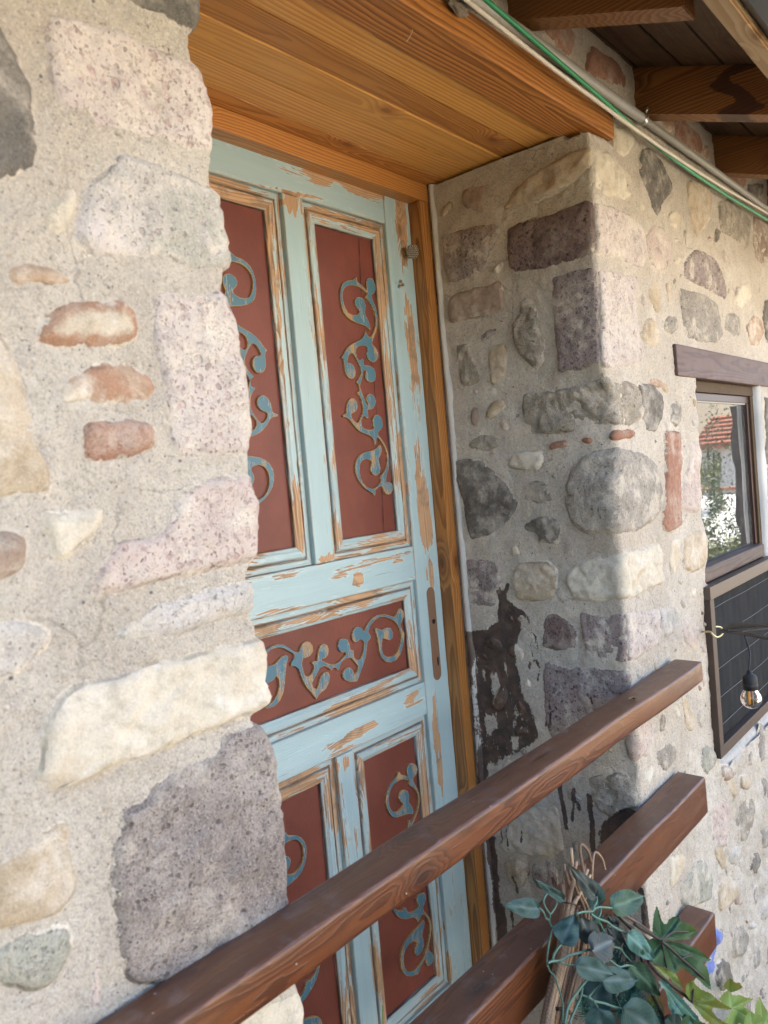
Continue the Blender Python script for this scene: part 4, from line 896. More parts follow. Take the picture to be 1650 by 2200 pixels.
panel('ll', 0.94, 1.137, 0.03, 0.658, XL1, XM0 + 0.009, -0.012, 0.713)
panel('lr', 1.308, 1.511, 0.03, 0.653, XM1 + 0.003, XS0, -0.012, 0.713)
# crack down the upper right panel
CRK = simple('crack_shadow', (0.02, 0.008, 0.006), 0.9)
cpts = [onY(a, b, YR) for a, b in ((769, 482), (772, 560), (779, 690), (800, 800), (813, 960), (820, 1060), (824, 1150))]
V = []; F = []
for i, c in enumerate(smooth_path(cpts, 5)):
    w = 0.0007 + 0.0004 * math.sin(i * 2.1)
    V += [(c[0] - w, YR - 0.0016, c[2]), (c[0] + w, YR - 0.0016, c[2])]
for i in range(len(V) // 2 - 1): F.append((2 * i, 2 * i + 1, 2 * i + 3, 2 * i + 2))
mesh_obj('crack', V, F, CRK, panels['ur'])

# fretwork scrolls
T1 = (700, 570, 8.461); T2 = (700, 820, 8.461); ML = (550, 1270, 4.853); LL = (780, 1600, 9.1667); NL = (800, 1880, 8.461)
A = zz(*T1, [(540, 215), (500, 240), (465, 285), (380, 275), (310, 300), (265, 350), (240, 420), (228, 520), (235, 640), (255, 760), (290, 870), (340, 940), (420, 1005), (500, 1045), (600, 1080), (680, 1105), (740, 1145), (775, 1195), (790, 1190), (775, 1090), (740, 1000), (700, 935), (675, 880), (690, 820), (695, 740), (680, 660), (640, 605), (590, 585), (550, 580), (510, 610), (493, 660), (500, 720), (530, 770), (570, 810), (590, 850), (575, 890), (500, 920), (440, 905), (370, 870), (330, 800), (295, 700), (272, 600), (270, 500), (300, 430), (350, 385), (420, 365), (500, 375), (570, 395), (640, 440), (690, 490), (712, 530), (728, 490), (705, 465), (670, 420), (620, 370), (540, 310), (525, 290), (535, 250)])
B = zz(*T1, [(720, 250), (765, 228), (810, 245), (840, 290), (870, 370), (880, 440), (870, 500), (840, 525), (800, 530), (795, 580), (830, 660), (870, 750), (900, 850), (915, 960), (922, 1060), (905, 1140), (880, 1230), (840, 1330), (815, 1400), (800, 1440), (860, 1480), (900, 1540), (930, 1610), (930, 1680), (900, 1740), (850, 1775), (800, 1770), (750, 1730), (715, 1660), (715, 1600), (740, 1530), (720, 1490), (680, 1465), (620, 1460), (560, 1475), (520, 1520), (515, 1600), (530, 1680), (570, 1730), (600, 1730), (625, 1700), (640, 1690), (665, 1730), (655, 1790), (650, 1830), (720, 1825), (780, 1830), (840, 1870), (870, 1930), (878, 2020), (870, 2100), (830, 2130), (780, 2135), (720, 2110), (690, 2060), (685, 2000), (710, 1950), (700, 1915), (660, 1915), (645, 1950), (640, 2030), (620, 2100), (600, 2150), (597, 2200), (580, 2190), (540, 2150), (510, 2130), (560, 2090), (590, 2040), (610, 1980), (610, 1900), (590, 1840), (560, 1780), (530, 1720), (490, 1650), (460, 1600), (420, 1600), (390, 1640), (370, 1700), (355, 1770), (375, 1790), (420, 1780), (470, 1820), (500, 1880), (515, 1950), (510, 2020), (480, 2070), (430, 2075), (380, 2055), (340, 2000), (315, 1930), (305, 1840), (300, 1760), (290, 1690), (235, 1690), (300, 1630), (320, 1570), (370, 1490), (440, 1430), (540, 1390), (620, 1350), (660, 1300), (680, 1240), (680, 1190), (710, 1240), (740, 1310), (790, 1320), (830, 1240), (870, 1140), (885, 1040), (880, 940), (850, 840), (800, 740), (750, 660), (720, 610), (680, 605), (690, 560), (720, 550), (735, 520), (715, 470), (705, 380), (708, 300)])
C_ = zz(*T2, [(582, 50), (600, 120), (625, 200), (660, 290), (690, 360), (710, 420), (720, 450), (745, 435), (740, 400), (705, 350), (700, 290), (725, 240), (775, 215), (830, 240), (870, 300), (888, 370), (870, 440), (830, 500), (780, 520), (730, 510), (715, 520), (740, 580), (750, 640), (735, 690), (715, 670), (690, 640), (660, 610), (630, 680), (605, 720), (610, 780), (640, 840), (700, 875), (780, 885), (840, 870), (855, 840), (830, 800), (815, 740), (825, 670), (860, 610), (900, 595), (950, 615), (990, 680), (1012, 760), (1010, 830), (980, 875), (930, 905), (915, 940), (930, 985), (960, 1020), (1010, 1090), (1060, 1170), (1100, 1270), (1120, 1390), (1120, 1500), (1110, 1600), (1080, 1690), (1060, 1760), (1065, 1830), (1120, 1820), (1165, 1840), (1190, 1900), (1190, 1970), (1160, 2040), (1110, 2065), (1060, 2050), (1020, 1990), (1000, 1920), (980, 1890), (940, 1920), (880, 1960), (860, 1990), (880, 2050), (860, 2080), (830, 2060), (815, 2020), (760, 1995), (690, 1950), (620, 1880), (560, 1790), (520, 1690), (500, 1590), (505, 1500), (530, 1410), (580, 1340), (650, 1290), (740, 1270), (830, 1250), (900, 1210), (940, 1160), (960, 1140), (985, 1200), (990, 1270), (970, 1340), (935, 1390), (930, 1450), (960, 1520), (970, 1590), (955, 1660), (910, 1705), (860, 1715), (810, 1685), (780, 1620), (780, 1550), (810, 1490), (800, 1440), (750, 1415), (690, 1410), (640, 1430), (600, 1480), (580, 1560), (580, 1650), (600, 1750), (640, 1840), (700, 1910), (770, 1945), (840, 1955), (900, 1920), (950, 1860), (990, 1800), (960, 1760), (960, 1710), (1000, 1690), (1040, 1640), (1075, 1550), (1090, 1450), (1085, 1330), (1060, 1240), (1020, 1160), (970, 1080), (930, 1030), (905, 1000), (890, 1060), (880, 1130), (860, 1175), (845, 1100), (840, 1040), (800, 1000), (720, 960), (640, 940), (580, 905), (520, 850), (460, 780), (410, 700), (370, 655), (310, 650), (255, 640), (290, 600), (330, 590), (355, 575), (345, 500), (350, 430), (380, 340), (430, 290), (490, 310), (540, 370), (555, 450), (540, 520), (500, 565), (440, 580), (425, 600), (440, 660), (490, 730), (540, 765), (570, 740), (590, 690), (620, 620), (650, 560), (650, 500), (640, 420), (610, 310), (570, 250), (520, 205), (560, 180), (592, 200), (580, 120), (570, 70)])
M1 = zz(*ML, [(70, 650), (90, 610), (140, 570), (200, 550), (270, 548), (330, 590), (390, 640), (440, 640), (440, 600), (460, 545), (500, 515), (550, 525), (580, 570), (580, 630), (550, 680), (500, 695), (470, 690), (460, 740), (470, 820), (490, 880), (520, 895), (560, 870), (590, 810), (595, 770), (550, 745), (580, 730), (630, 730), (620, 690), (630, 620), (650, 560), (690, 540), (730, 555), (745, 610), (735, 670), (710, 700), (670, 700), (655, 720), (700, 735), (750, 760), (800, 765), (850, 740), (890, 690), (930, 660), (920, 630), (870, 645), (840, 610), (840, 550), (850, 500), (890, 485), (940, 500), (965, 550), (960, 620), (1010, 610), (1005, 650), (1000, 690), (1030, 720), (1070, 720), (1095, 660), (1110, 600), (1115, 530), (1090, 500), (1060, 500), (1040, 530), (1010, 535), (985, 510), (980, 470), (990, 410), (1020, 370), (1060, 365), (1095, 390), (1110, 430), (1120, 400), (1150, 330), (1200, 270), (1260, 240), (1330, 235), (1400, 260), (1430, 275), (1450, 240), (1460, 190), (1490, 165), (1525, 210), (1530, 270), (1500, 320), (1480, 340), (1500, 400), (1540, 440), (1525, 500), (1515, 580), (1490, 660), (1450, 720), (1390, 748), (1330, 740), (1285, 690), (1265, 620), (1260, 550), (1250, 480), (1215, 390), (1230, 375), (1270, 395), (1300, 410), (1340, 370), (1390, 375), (1415, 430), (1410, 490), (1380, 520), (1340, 500), (1300, 480), (1295, 540), (1295, 620), (1310, 670), (1360, 690), (1420, 680), (1460, 640), (1490, 560), (1500, 480), (1490, 420), (1460, 350), (1420, 300), (1380, 290), (1330, 265), (1270, 265), (1220, 300), (1170, 360), (1140, 430), (1190, 470), (1180, 500), (1135, 520), (1140, 600), (1130, 680), (1110, 740), (1085, 810), (1060, 880), (1040, 950), (1010, 940), (960, 950), (900, 925), (880, 880), (890, 830), (930, 790), (970, 785), (1000, 830), (1010, 890), (1040, 840), (1060, 780), (1010, 740), (980, 690), (930, 690), (890, 720), (860, 760), (850, 820), (830, 830), (815, 790), (790, 790), (770, 840), (740, 790), (690, 775), (650, 790), (625, 850), (590, 910), (560, 960), (580, 1010), (620, 1030), (640, 960), (650, 890), (690, 840), (740, 830), (760, 880), (745, 960), (710, 1030), (650, 1060), (635, 1080), (615, 1140), (590, 1100), (560, 1050), (510, 1010), (480, 950), (450, 880), (430, 800), (400, 780), (330, 785), (350, 740), (390, 690), (390, 660), (340, 630), (270, 590), (200, 580), (140, 600), (100, 640), (75, 680)])
M2 = zz(*ML, [(330, 665), (300, 770), (290, 850), (285, 950), (275, 1050), (240, 1140), (180, 1200), (110, 1225), (60, 1220), (110, 1190), (170, 1140), (210, 1070), (230, 980), (220, 910), (190, 870), (170, 930), (110, 965), (40, 960), (0, 900), (-10, 840), (20, 790), (100, 780), (180, 770), (210, 720), (250, 675), (290, 660)])
L1 = zz(*LL, [(690, 500), (700, 590), (780, 595), (840, 605), (860, 660), (870, 700), (800, 675), (720, 675), (640, 710), (560, 780), (510, 870), (475, 980), (465, 1080), (480, 1190), (520, 1290), (580, 1330), (660, 1310), (720, 1240), (770, 1180), (750, 1140), (690, 1110), (660, 1040), (680, 950), (720, 890), (790, 870), (850, 900), (880, 970), (870, 1060), (860, 1130), (900, 1160), (940, 1220), (965, 1310), (960, 1370), (900, 1345), (820, 1360), (720, 1400), (630, 1430), (550, 1420), (490, 1360), (440, 1250), (415, 1130), (425, 1000), (455, 880), (510, 770), (580, 680), (650, 610), (640, 540)])
L2 = zz(*LL, [(860, 400), (900, 360), (960, 355), (1020, 390), (1045, 460), (1040, 540), (1000, 610), (945, 640), (950, 690), (990, 770), (1040, 860), (1075, 960), (1090, 1070), (1080, 1180), (1040, 1330), (1000, 1440), (960, 1520), (930, 1620), (900, 1610), (940, 1500), (990, 1400), (1030, 1290), (1060, 1170), (1065, 1060), (1050, 960), (1010, 880), (950, 830), (870, 800), (860, 760), (880, 730), (870, 660), (840, 590), (830, 500), (840, 440)])
L3 = zz(*LL, [(860, 1450), (910, 1480), (915, 1550), (910, 1640), (840, 1640), (870, 1530)])
L4 = zz(*NL, [(860, 320), (920, 290), (940, 360), (945, 430), (920, 520), (880, 580), (900, 640), (960, 690), (1010, 760), (1045, 860), (1050, 980), (1030, 1100), (1000, 1220), (985, 1330), (1000, 1375), (1060, 1400), (1095, 1460), (1090, 1530), (1050, 1590), (1000, 1650), (960, 1640), (935, 1570), (940, 1520), (900, 1540), (860, 1620), (820, 1720), (800, 1810), (750, 1790), (680, 1835), (600, 1830), (530, 1780), (490, 1680), (475, 1560), (480, 1430), (510, 1310), (570, 1200), (640, 1100), (720, 1010), (800, 930), (870, 850), (910, 770), (925, 850), (910, 950), (880, 1030), (870, 1100), (910, 1170), (910, 1270), (880, 1370), (830, 1430), (770, 1475), (735, 1420), (735, 1330), (780, 1230), (780, 1190), (700, 1190), (630, 1240), (570, 1330), (540, 1440), (535, 1560), (555, 1670), (600, 1750), (680, 1750), (750, 1710), (810, 1640), (870, 1550), (930, 1470), (920, 1390), (960, 1330), (980, 1230), (1010, 1090), (1020, 980), (1010, 860), (970, 770), (920, 700), (860, 690), (840, 780), (800, 880), (780, 800), (740, 760), (680, 760), (600, 800), (500, 790), (430, 750), (380, 690), (330, 600), (420, 600), (440, 650), (520, 640), (550, 570), (580, 570), (600, 650), (660, 690), (720, 650), (800, 580), (830, 530), (780, 510), (760, 430), (790, 350)])
def to_plane(polys, y=YR): return [np.array([[onY(*p, y)[0], onY(*p, y)[2]] for p in q]) for q in polys]
def scroll(polys, parent, T=0.0062, g=0.00145):
    al = np.concatenate(polys); lo = al.min(0) - 3 * g; hi = al.max(0) + 3 * g
    nx, nz = int((hi[0] - lo[0]) / g) + 1, int((hi[1] - lo[1]) / g) + 1
    X, Z = np.meshgrid(lo[0] + np.arange(nx + 1) * g, lo[1] + np.arange(nz + 1) * g)
    sd = np.full(X.shape, -9.0)
    for q in polys:
        q = np.array([0.15 * q[i - 1] + 0.7 * q[i] + 0.15 * q[(i + 1) % len(q)] for i in range(len(q))])
        d = seg_dist(X, Z, q); sd = np.maximum(sd, np.where(poly_in(X, Z, q), d, -d))
    V = []; F = []; A_ = []; idx = {}; edges = {}
    def vert(key, p, d):
        if key not in idx:
            idx[key] = len(V); V.append((p[0], YR - T + (0.0012 if d < 1e-6 else 0.0), p[1])); A_.append(d)
        return idx[key]
    for j in range(nz):
        rowpos = sd[j:j + 2].max() > 0
        if not rowpos: continue
        for i in range(nx):
            c = [(i, j), (i + 1, j), (i + 1, j + 1), (i, j + 1)]; s = [sd[b, a] for a, b in c]
            if max(s) <= 0: continue
            poly = []; cut = []
            for k in range(4):
                a, b = c[k], c[(k + 1) % 4]; sa, sb = s[k], s[(k + 1) % 4]
                if sa > 0: poly.append(vert(a, (X[a[1], a[0]], Z[a[1], a[0]]), max(sa, 1e-5)))
                if (sa > 0) != (sb > 0):
                    t = sa / (sa - sb); key = (min(a, b), max(a, b))
                    v = vert(key, (X[a[1], a[0]] * (1 - t) + X[b[1], b[0]] * t, Z[a[1], a[0]] * (1 - t) + Z[b[1], b[0]] * t), 0.0)
                    poly.append(v); cut.append(v)
            if len(poly) >= 3:
                F.append(tuple(poly))
                for k in range(len(poly)):
                    e = (poly[k], poly[(k + 1) % len(poly)]); edges[e] = 1
    nt = len(V); side = {}
    for (a, b) in list(edges):
        if (b, a) in edges: continue
        for v in (a, b):
            if v not in side:
                side[v] = len(V); V.append((V[v][0], YR + 0.002, V[v][2])); A_.append(0.0)
        F.append((b, a, side[a], side[b]))
    return mesh_obj('scroll_ornament', V, F, SCR, parent, False, {'edge': A_})
ur = to_plane([A, B, C_]); scroll(ur, panels['ur'])
def mirrored(polys, ax): return [np.stack([2 * ax - q[:, 0], q[:, 1]], -1)[::-1] for q in polys]
xr_l = onY(547, 621, YR)[0]; xl_r = onY(727, 631, YR)[0]
scroll(mirrored(ur, (xr_l + xl_r) / 2), panels['ul'])
scroll(to_plane([M1, M2]), panels['mid'])
LK = [(868, 1765), (882, 1765), (914, 1925), (900, 1930)]
lr = to_plane([L1, L2, L3, LK, L4]); scroll(lr, panels['lr'])
xr_l = onY(655, 1815, YR)[0]; xl_r = onY(825.5, 1723, YR)[0]
scroll(mirrored(lr, (xr_l + xl_r) / 2), panels['ll'])
# scar of the old lock on the stile, with its two keyholes
SCAR = wood('bare_weathered_wood', (0.24, 0.135, 0.075), (0.11, 0.055, 0.03), 'z', 240, 0.65, 0.0)
DARK = simple('keyhole_dark', (0.008, 0.006, 0.005), 0.9)
c0 = onY(922, 1262, YD); c1 = onY(942, 1460, YD); xm = (c0[0] + c1[0]) / 2
bm = bmesh.new(); lo, hi = c1[2], c0[2]; out = []
for k in range(24):
    a = math.pi * k / 23; out.append((xm + 0.0165 * math.cos(a), hi - 0.017 + 0.017 * math.sin(a)))
for k in range(24):
    a = math.pi + math.pi * k / 23; out.append((xm + 0.0165 * math.cos(a), lo + 0.017 + 0.017 * math.sin(a)))
vv = [bm.verts.new((x, YD - 0.0012, z)) for x, z in out]; f = bm.faces.new(vv)
r = bmesh.ops.extrude_face_region(bm, geom=[f]); bmesh.ops.translate(bm, verts=[v for v in r['geom'] if isinstance(v, bmesh.types.BMVert)], vec=(0, 0.004, 0))
plate = bm_obj('lock_plate_scar', bm, SCAR, door)
def disc(name, c, r1, r2, mat, parent, y):
    bm = bmesh.new(); vs = [bm.verts.new((c[0] + r1 * math.cos(a) * (1 + .12 * math.sin(3 * a)), y, c[2] + r2 * math.sin(a))) for a in [2 * math.pi * k / 20 for k in range(20)]]
    f = bm.faces.new(vs); r = bmesh.ops.extrude_face_region(bm, geom=[f]); bmesh.ops.translate(bm, verts=[v for v in r['geom'] if isinstance(v, bmesh.types.BMVert)], vec=(0, 0.002, 0))
    return bm_obj(name, bm, mat, parent)
disc('keyhole', onY(931, 1335, YD), 0.0065, 0.0065, DARK, plate, YD - 0.0022)
disc('keyhole', onY(940, 1420, YD), 0.0028, 0.012, DARK, plate, YD - 0.0022)

# ------------------------------------------------------------------ frame of new pine, soffit boards and lintel beam
PINE = (0.56, 0.25, 0.062); PINED = (0.27, 0.088, 0.016)
PX = wood('honey_pine_level', PINE, PINED, 'x', 190, 0.42, 1.0, Coat_Weight=0.15, Coat_Roughness=0.3)
PX2 = wood('pale_pine_level', (0.76, 0.39, 0.10), (0.40, 0.145, 0.026), 'x', 95, 0.36, 1.0, contrast=0.75, Coat_Weight=0.15, Coat_Roughness=0.3)
PXD = wood('red_pine_beam', (0.52, 0.215, 0.052), (0.17, 0.047, 0.010), 'x', 120, 0.42, 1.2, Coat_Weight=0.15, Coat_Roughness=0.3)
PZ = wood('honey_pine_upright', (0.46, 0.20, 0.05), (0.18, 0.058, 0.012), 'z', 190, 0.42, 0.6, Coat_Weight=0.15, Coat_Roughness=0.3)
dfr = thing('door_frame', 'honey coloured pine frame around the old blue door', 'door frame')
box('header', 0.72, 1.672, 0.452, 0.525, 2.047, 2.0925, PX, dfr, 0.002)
box('jamb', 1.6335, 1.671, 0.453, 0.525, -0.13, 2.0455, PZ, dfr, 0.002)
box('jamb', 0.72, 0.785, 0.453, 0.525, -0.13, 2.0455, PZ, dfr, 0.002)
box('threshold', 0.62, 1.672, 0.38, 0.56, -0.2, -0.135, PX, dfr, 0.004)
box('backing', 0.70, 1.70, 0.536, 0.556, -0.2, 2.10, CORE, dfr)
sof = thing('wooden_soffit', 'varnished pine boards and lintel beam lining the top of the doorway', 'soffit')
ys = [0.083, 0.163, 0.232, 0.318, 0.405, 0.540]
for i in range(5):
    bm = box_bm(0.50, 1.70, ys[i] + 0.0009, ys[i + 1] - 0.0009, 2.0935 + 0.0010 * (i % 2), 2.118, 0.0030, 2)
    centred(bm_obj('board', bm, PX2 if i % 3 != 1 else PX, sof))
bm = box_bm(0.45, 1.805, -0.008, 0.0825, 2.0865, 2.150, 0.003, 2); centred(bm_obj('lintel_beam', bm, PXD, sof))

# ------------------------------------------------------------------ eaves
SL_ = 0.38
RAFT = wood('brown_rafter', (0.30, 0.125, 0.033), (0.125, 0.042, 0.011), 'y', 150, 0.5, 0.8, wet=True)
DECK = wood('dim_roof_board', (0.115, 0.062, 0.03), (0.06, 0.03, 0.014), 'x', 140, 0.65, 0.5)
FASC = wood('raw_pale_batten', (0.62, 0.44, 0.24), (0.36, 0.20, 0.08), 'x', 110, 0.6, 0.6)
GUT = simple('dark_grey_metal', (0.055, 0.06, 0.068), 0.45, 0.15, 30, 0.15, Metallic=0.3)
TILE = simple('clay_roof_tile', (0.42, 0.17, 0.09), 0.8, 0.5, 40, 0.25)
roof = thing('eaves_roof', 'low timber eaves with brown rafters and roof boards above the stone wall', 'roof')
def slab(name, x0, x1, y0, y1, zb0, th, mat, parent, n=2, wetc=None, bev=0.002):
    """a piece following the roof slope: its underside passes zb0 at y = 0"""
    xs = np.linspace(x0, x1, 2); ys_ = np.linspace(y0, y1, n); V = []; F = []
    bm = box_bm(x0, x1, y0, y1, 0, th)
    if n > 2: bmesh.ops.subdivide_edges(bm, edges=[e for e in bm.edges if abs(e.verts[0].co.y - e.verts[1].co.y) > 0.01 or abs(e.verts[0].co.z - e.verts[1].co.z) > 0.01], cuts=n, use_grid_fill=True)
    elif bev: bmesh.ops.bevel(bm, geom=list(bm.edges), offset=bev, segments=2, affect='EDGES')
    for v in bm.verts: v.co.z += zb0 + SL_ * v.co.y
    o = bm_obj(name, bm, mat, parent)
    if wetc is not None:
        a = o.data.attributes.new('stain', 'FLOAT', 'POINT')
        w = []
        for v in o.data.vertices:
            yy, zl = v.co.y, (v.co.z - zb0 - SL_ * v.co.y) / th
            c = wetc - 0.03 * math.sin(zl * 7.0) - 0.02 * zl
            w.append(max(0.0, min(1.0, 1.35 - abs(yy - c) / (0.022 + 0.02 * (1 - zl) + 0.012 * math.sin(zl * 15)))))
        a.data.foreach_set('value', w)
    return centred(o)
for i, x in enumerate((0.755, 1.362, 1.965, 2.570, 3.172, 3.775)):
    slab('rafter', x, x + 0.062, -0.325, 0.30, 2.196, 0.114, RAFT, roof, 40 if i == 2 else 2, -0.225 if i == 2 else None)
yb = [-0.42, -0.325, -0.215, -0.118, -0.012, 0.10, 0.22, 0.34]
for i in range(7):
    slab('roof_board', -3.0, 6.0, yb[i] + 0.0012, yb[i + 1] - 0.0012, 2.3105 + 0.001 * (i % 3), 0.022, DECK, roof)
slab('fascia', -3.0, 6.0, -0.412, -0.368, 2.182, 0.125, FASC, roof, bev=0.004)
bm = bmesh.new()
prof = [(-0.4135, 2.17), (-0.4135, 2.04), (-0.43, 2.025), (-0.55, 2.025), (-0.568, 2.04), (-0.568, 2.15), (-0.562, 2.15), (-0.562, 2.043), (-0.548, 2.031), (-0.432, 2.031), (-0.4195, 2.043), (-0.4195, 2.17)]
va = [bm.verts.new((-3.0, y, z)) for y, z in prof]; vb = [bm.verts.new((6.0, y, z)) for y, z in prof]
for k in range(len(prof)): bm.faces.new((va[k], va[(k + 1) % 12], vb[(k + 1) % 12], vb[k]))
bm.faces.new(va[::-1]); bm.faces.new(vb)
bm_obj('gutter', bm, GUT, roof)
slab('roof_tiles', -3.05, 6.05, -0.46, 3.2, 2.337, 0.06, TILE, roof)

# ------------------------------------------------------------------ railing of three dark varnished rails
def rail_mat():
    t = NT('dark_varnished_rail')
    c, h, ring, vo, vs = wood_core(t, (0.145, 0.043, 0.012), (0.045, 0.012, 0.005), 'x', 420, 0.5, (0.014, 0.006, 0.004))
    n = t.noise(vs, 12, 4); c = t.mix(t.math('MULTIPLY', t.ss(0.45, 0.7, n), 0.7), c, (0.20, 0.075, 0.022))
    v = t.pos(); d = t.vor(v, 55); rr = t.n('SeparateColor', None, _0=d.outputs['Color'])
    sp = t.math('MULTIPLY', t.ss(0.09, 0.05, d.outputs['Distance']), t.math('GREATER_THAN', rr.outputs[0], 0.8))
    up = t.n('SeparateXYZ', None, _0=t.n('NewGeometry').outputs['Normal']).outputs[2]
    upm = t.ss(0.5, 0.9, up)
    dust = t.math('MULTIPLY', upm, t.math('ADD', 0.05, t.math('MULTIPLY', t.ss(0.5, 0.75, t.noise(v, 26, 5, 0.7)), 0.22)))
    scr = t.math('MULTIPLY', t.ss(0.70, 0.74, t.noise(t.scale(v, (0.12, 1, 1)), 210, 3, 0.6)), 0.5)
    c = t.mix(scr, c, (0.30, 0.15, 0.07))
    c = t.mix(dust, c, (0.42, 0.38, 0.36))
    c = t.mix(t.math('MULTIPLY', sp, 0.75), c, (0.55, 0.50, 0.45))
    chk = t.ss(0.69, 0.72, t.noise(t.scale(vo, (0.035, 1, 1)), 130, 3, 0.6)); c = t.mix(t.math('MULTIPLY', chk, 0.85), c, (0.012, 0.006, 0.004))
    ro = t.math('ADD', 0.34, t.math('ADD', t.math('MULTIPLY', dust, 0.9), t.math('MULTIPLY', t.math('SUBTRACT', t.noise(v, 40, 4), 0.5), 0.25)))
    return t.out(c, ro, t.bump(t.math('ADD', h, t.math('MULTIPLY', n, 0.6)), 0.5, 0.0008), Coat_Weight=0.12, Coat_Roughness=0.32)
RAILM = rail_mat()
rl = thing('wooden_railing', 'dark brown varnished railing of three thick rails barring the doorway', 'railing')
def rail(x1, z0, z1, y0=-0.077, y1=-0.006):
    bm = box_bm(-0.9, x1, y0, y1, z0, z1)
    bmesh.ops.subdivide_edges(bm, edges=[e for e in bm.edges if abs(e.verts[0].co.x - e.verts[1].co.x) > 0.1], cuts=60)
    bmesh.ops.bevel(bm, geom=[e for e in bm.edges if len(e.link_faces) == 2 and e.calc_face_angle(0) > 0.5], offset=0.007, segments=3, affect='EDGES', profile=0.6)
    for v in bm.verts:
        v.co.y += 0.0016 * float(vnoise(v.co.x * 7, v.co.z * 30, 2.0)); v.co.z += 0.0016 * float(vnoise(v.co.x * 6 + 5, v.co.y * 30, 4.0))
    return centred(bm_obj('rail', bm, RAILM, rl, True))
for a in ((1.945, 0.7565, 0.8065), (1.911, 0.431, 0.523), (1.906, 0.088, 0.178)):
    r_ = rail(*a)
# scrap of dead leaf lying on the top rail
DEADL = simple('dead_leaf', (0.20, 0.13, 0.075), 0.8, 0.3, 60, 0.3)
c = onY(1355, 1500, -0.05); V = []; F = []
for i in range(7):
    t = i / 6
    for s in (-1, 0, 1): V.append((c[0] - 0.012 + 0.03 * t, -0.052 + s * 0.005 * math.sin(math.pi * (0.08 + 0.9 * t)), 0.808 + 0.004 * abs(s) + 0.003 * math.sin(t * 5)))
for i in range(6):
    for k in range(2): F.append((i * 3 + k, i * 3 + k + 1, i * 3 + k + 4, i * 3 + k + 3))
tag(mesh_obj('dead_leaf', V, F, DEADL, None, True), 'small curled brown dead leaf lying on the top rail', 'leaf')
# ================================================================== conduit and cables under the rafters
ZINC = simple('weathered_zinc_pipe', (0.40, 0.39, 0.355), 0.5, 0.3, 120, 0.2, Metallic=0.1)
GREEN = simple('green_cable', (0.035, 0.33, 0.15), 0.45, 0.1, 60, 0.12)
WCAB = simple('white_cable', (0.70, 0.66, 0.56), 0.45, 0.1, 60, 0.08)
cd = thing('conduit_pipe', 'straight grey metal conduit pipe running along the wall under the rafters', 'pipe')
tube('pipe', [(-1.5, -0.019, 2.146), (0.9, -0.019, 2.160), (1.46, -0.019, 2.1685), (1.955, -0.019, 2.1735)], 0.0118, ZINC, cd, 16)
tube('pipe', [(1.93, -0.019, 2.1733), (2.5, -0.019, 2.178), (3.05, -0.019, 2.182), (5.9, -0.019, 2.20)], 0.0098, ZINC, cd, 16)
c = np.array([1.957, -0.019, 2.1735])
STEEL = simple('bright_steel', (0.55, 0.54, 0.50), 0.32, 0.1, 90, 0.1, Metallic=0.9)
ring = [(c[0] + 0.0, -0.019 + 0.0135 * math.cos(a), 2.1735 + 0.0135 * math.sin(a)) for a in np.linspace(0, 2 * math.pi, 25)]
V = []; F = []
for k in range(24):
    a = 2 * math.pi * k / 24
    for dx, rr in ((-0.008, 0.0125), (-0.006, 0.0145), (0.006, 0.0145), (0.008, 0.0125)): V.append((c[0] + dx, -0.019 + rr * math.cos(a), 2.1735 + rr * math.sin(a)))
for k in range(24):
    for j in range(3): F.append((k * 4 + j, k * 4 + j + 1, ((k + 1) % 24) * 4 + j + 1, ((k + 1) % 24) * 4 + j))
clamp = mesh_obj('clamp', V, F, STEEL, cd, True)
tube('clamp_screw', [(c[0], -0.028, 2.186), (c[0] + 0.004, -0.033, 2.197), (c[0] + 0.012, -0.034, 2.202), (c[0] + 0.018, -0.033, 2.199)], 0.003, STEEL, cd, 8)
def cable(name, pts, y, r, mat, label):
    q = []
    for i, (a, b) in enumerate(pts):
        yy = y[i] if not np.isscalar(y) else y
        q.append(onY(a, b, yy))
    d = q[0] - q[1]; q = [q[0] + d * 6] + q; d = q[-1] - q[-2]; q.append(q[-1] + d * 5)
    return tag(tube(name, smooth_path(q, 6), r, mat, None, 10), label, 'cable')
cable('cable', zz(*ZE, [(262, 30), (560, 266), (850, 485), (1150, 700), (1400, 862), (1650, 1010)]), -0.037, 0.0043, WCAB, 'white round cable slung below the grey conduit pipe')
cable('cable', zz(*ZE, [(318, 0), (600, 240), (880, 480), (1060, 640), (1250, 785), (1450, 920), (1650, 1040)]), [-0.033, -0.033, -0.032, -0.028, -0.028, -0.029, -0.030], 0.0045, GREEN, 'bright green cable that slips behind the white one under the pipe')

# ================================================================== window and insect screen
WFR = simple('brown_window_paint', (0.085, 0.055, 0.03), 0.75, 0.2, 60, 0.2, Specular_IOR_Level=0.2)
WOLD = wood('old_grey_sash', (0.12, 0.082, 0.066), (0.05, 0.03, 0.024), 'x', 160, 0.65, 0.3)
WDK = simple('dark_red_brown_sash', (0.055, 0.022, 0.015), 0.4, 0.2, 80, 0.25)
win = thing('wall_window', 'brown wooden window under the dark lintel reflecting a tiled house', 'window')
box('frame', 2.20, 2.8885, 0.018, 0.060, 1.508, 1.5405, WFR, win, 0.002)
box('frame', 2.857, 2.8883, 0.019, 0.060, 0.456, 1.5075, WFR, win, 0.002)
box('frame', 2.20, 2.235, 0.019, 0.060, 0.456, 1.5075, WFR, win, 0.002)
box('sash', 2.236, 2.8565, 0.026, 0.055, 1.484, 1.5073, WDK, win, 0.002)
box('sash', 2.836, 2.8563, 0.026, 0.055, 0.998, 1.4835, WDK, win, 0.002)
box('sash', 2.236, 2.255, 0.026, 0.055, 0.998, 1.4835, WDK, win, 0.002)
box('bottom_rail', 2.236, 2.8563, 0.004, 0.055, 0.952, 0.997, WOLD, win, 0.008)
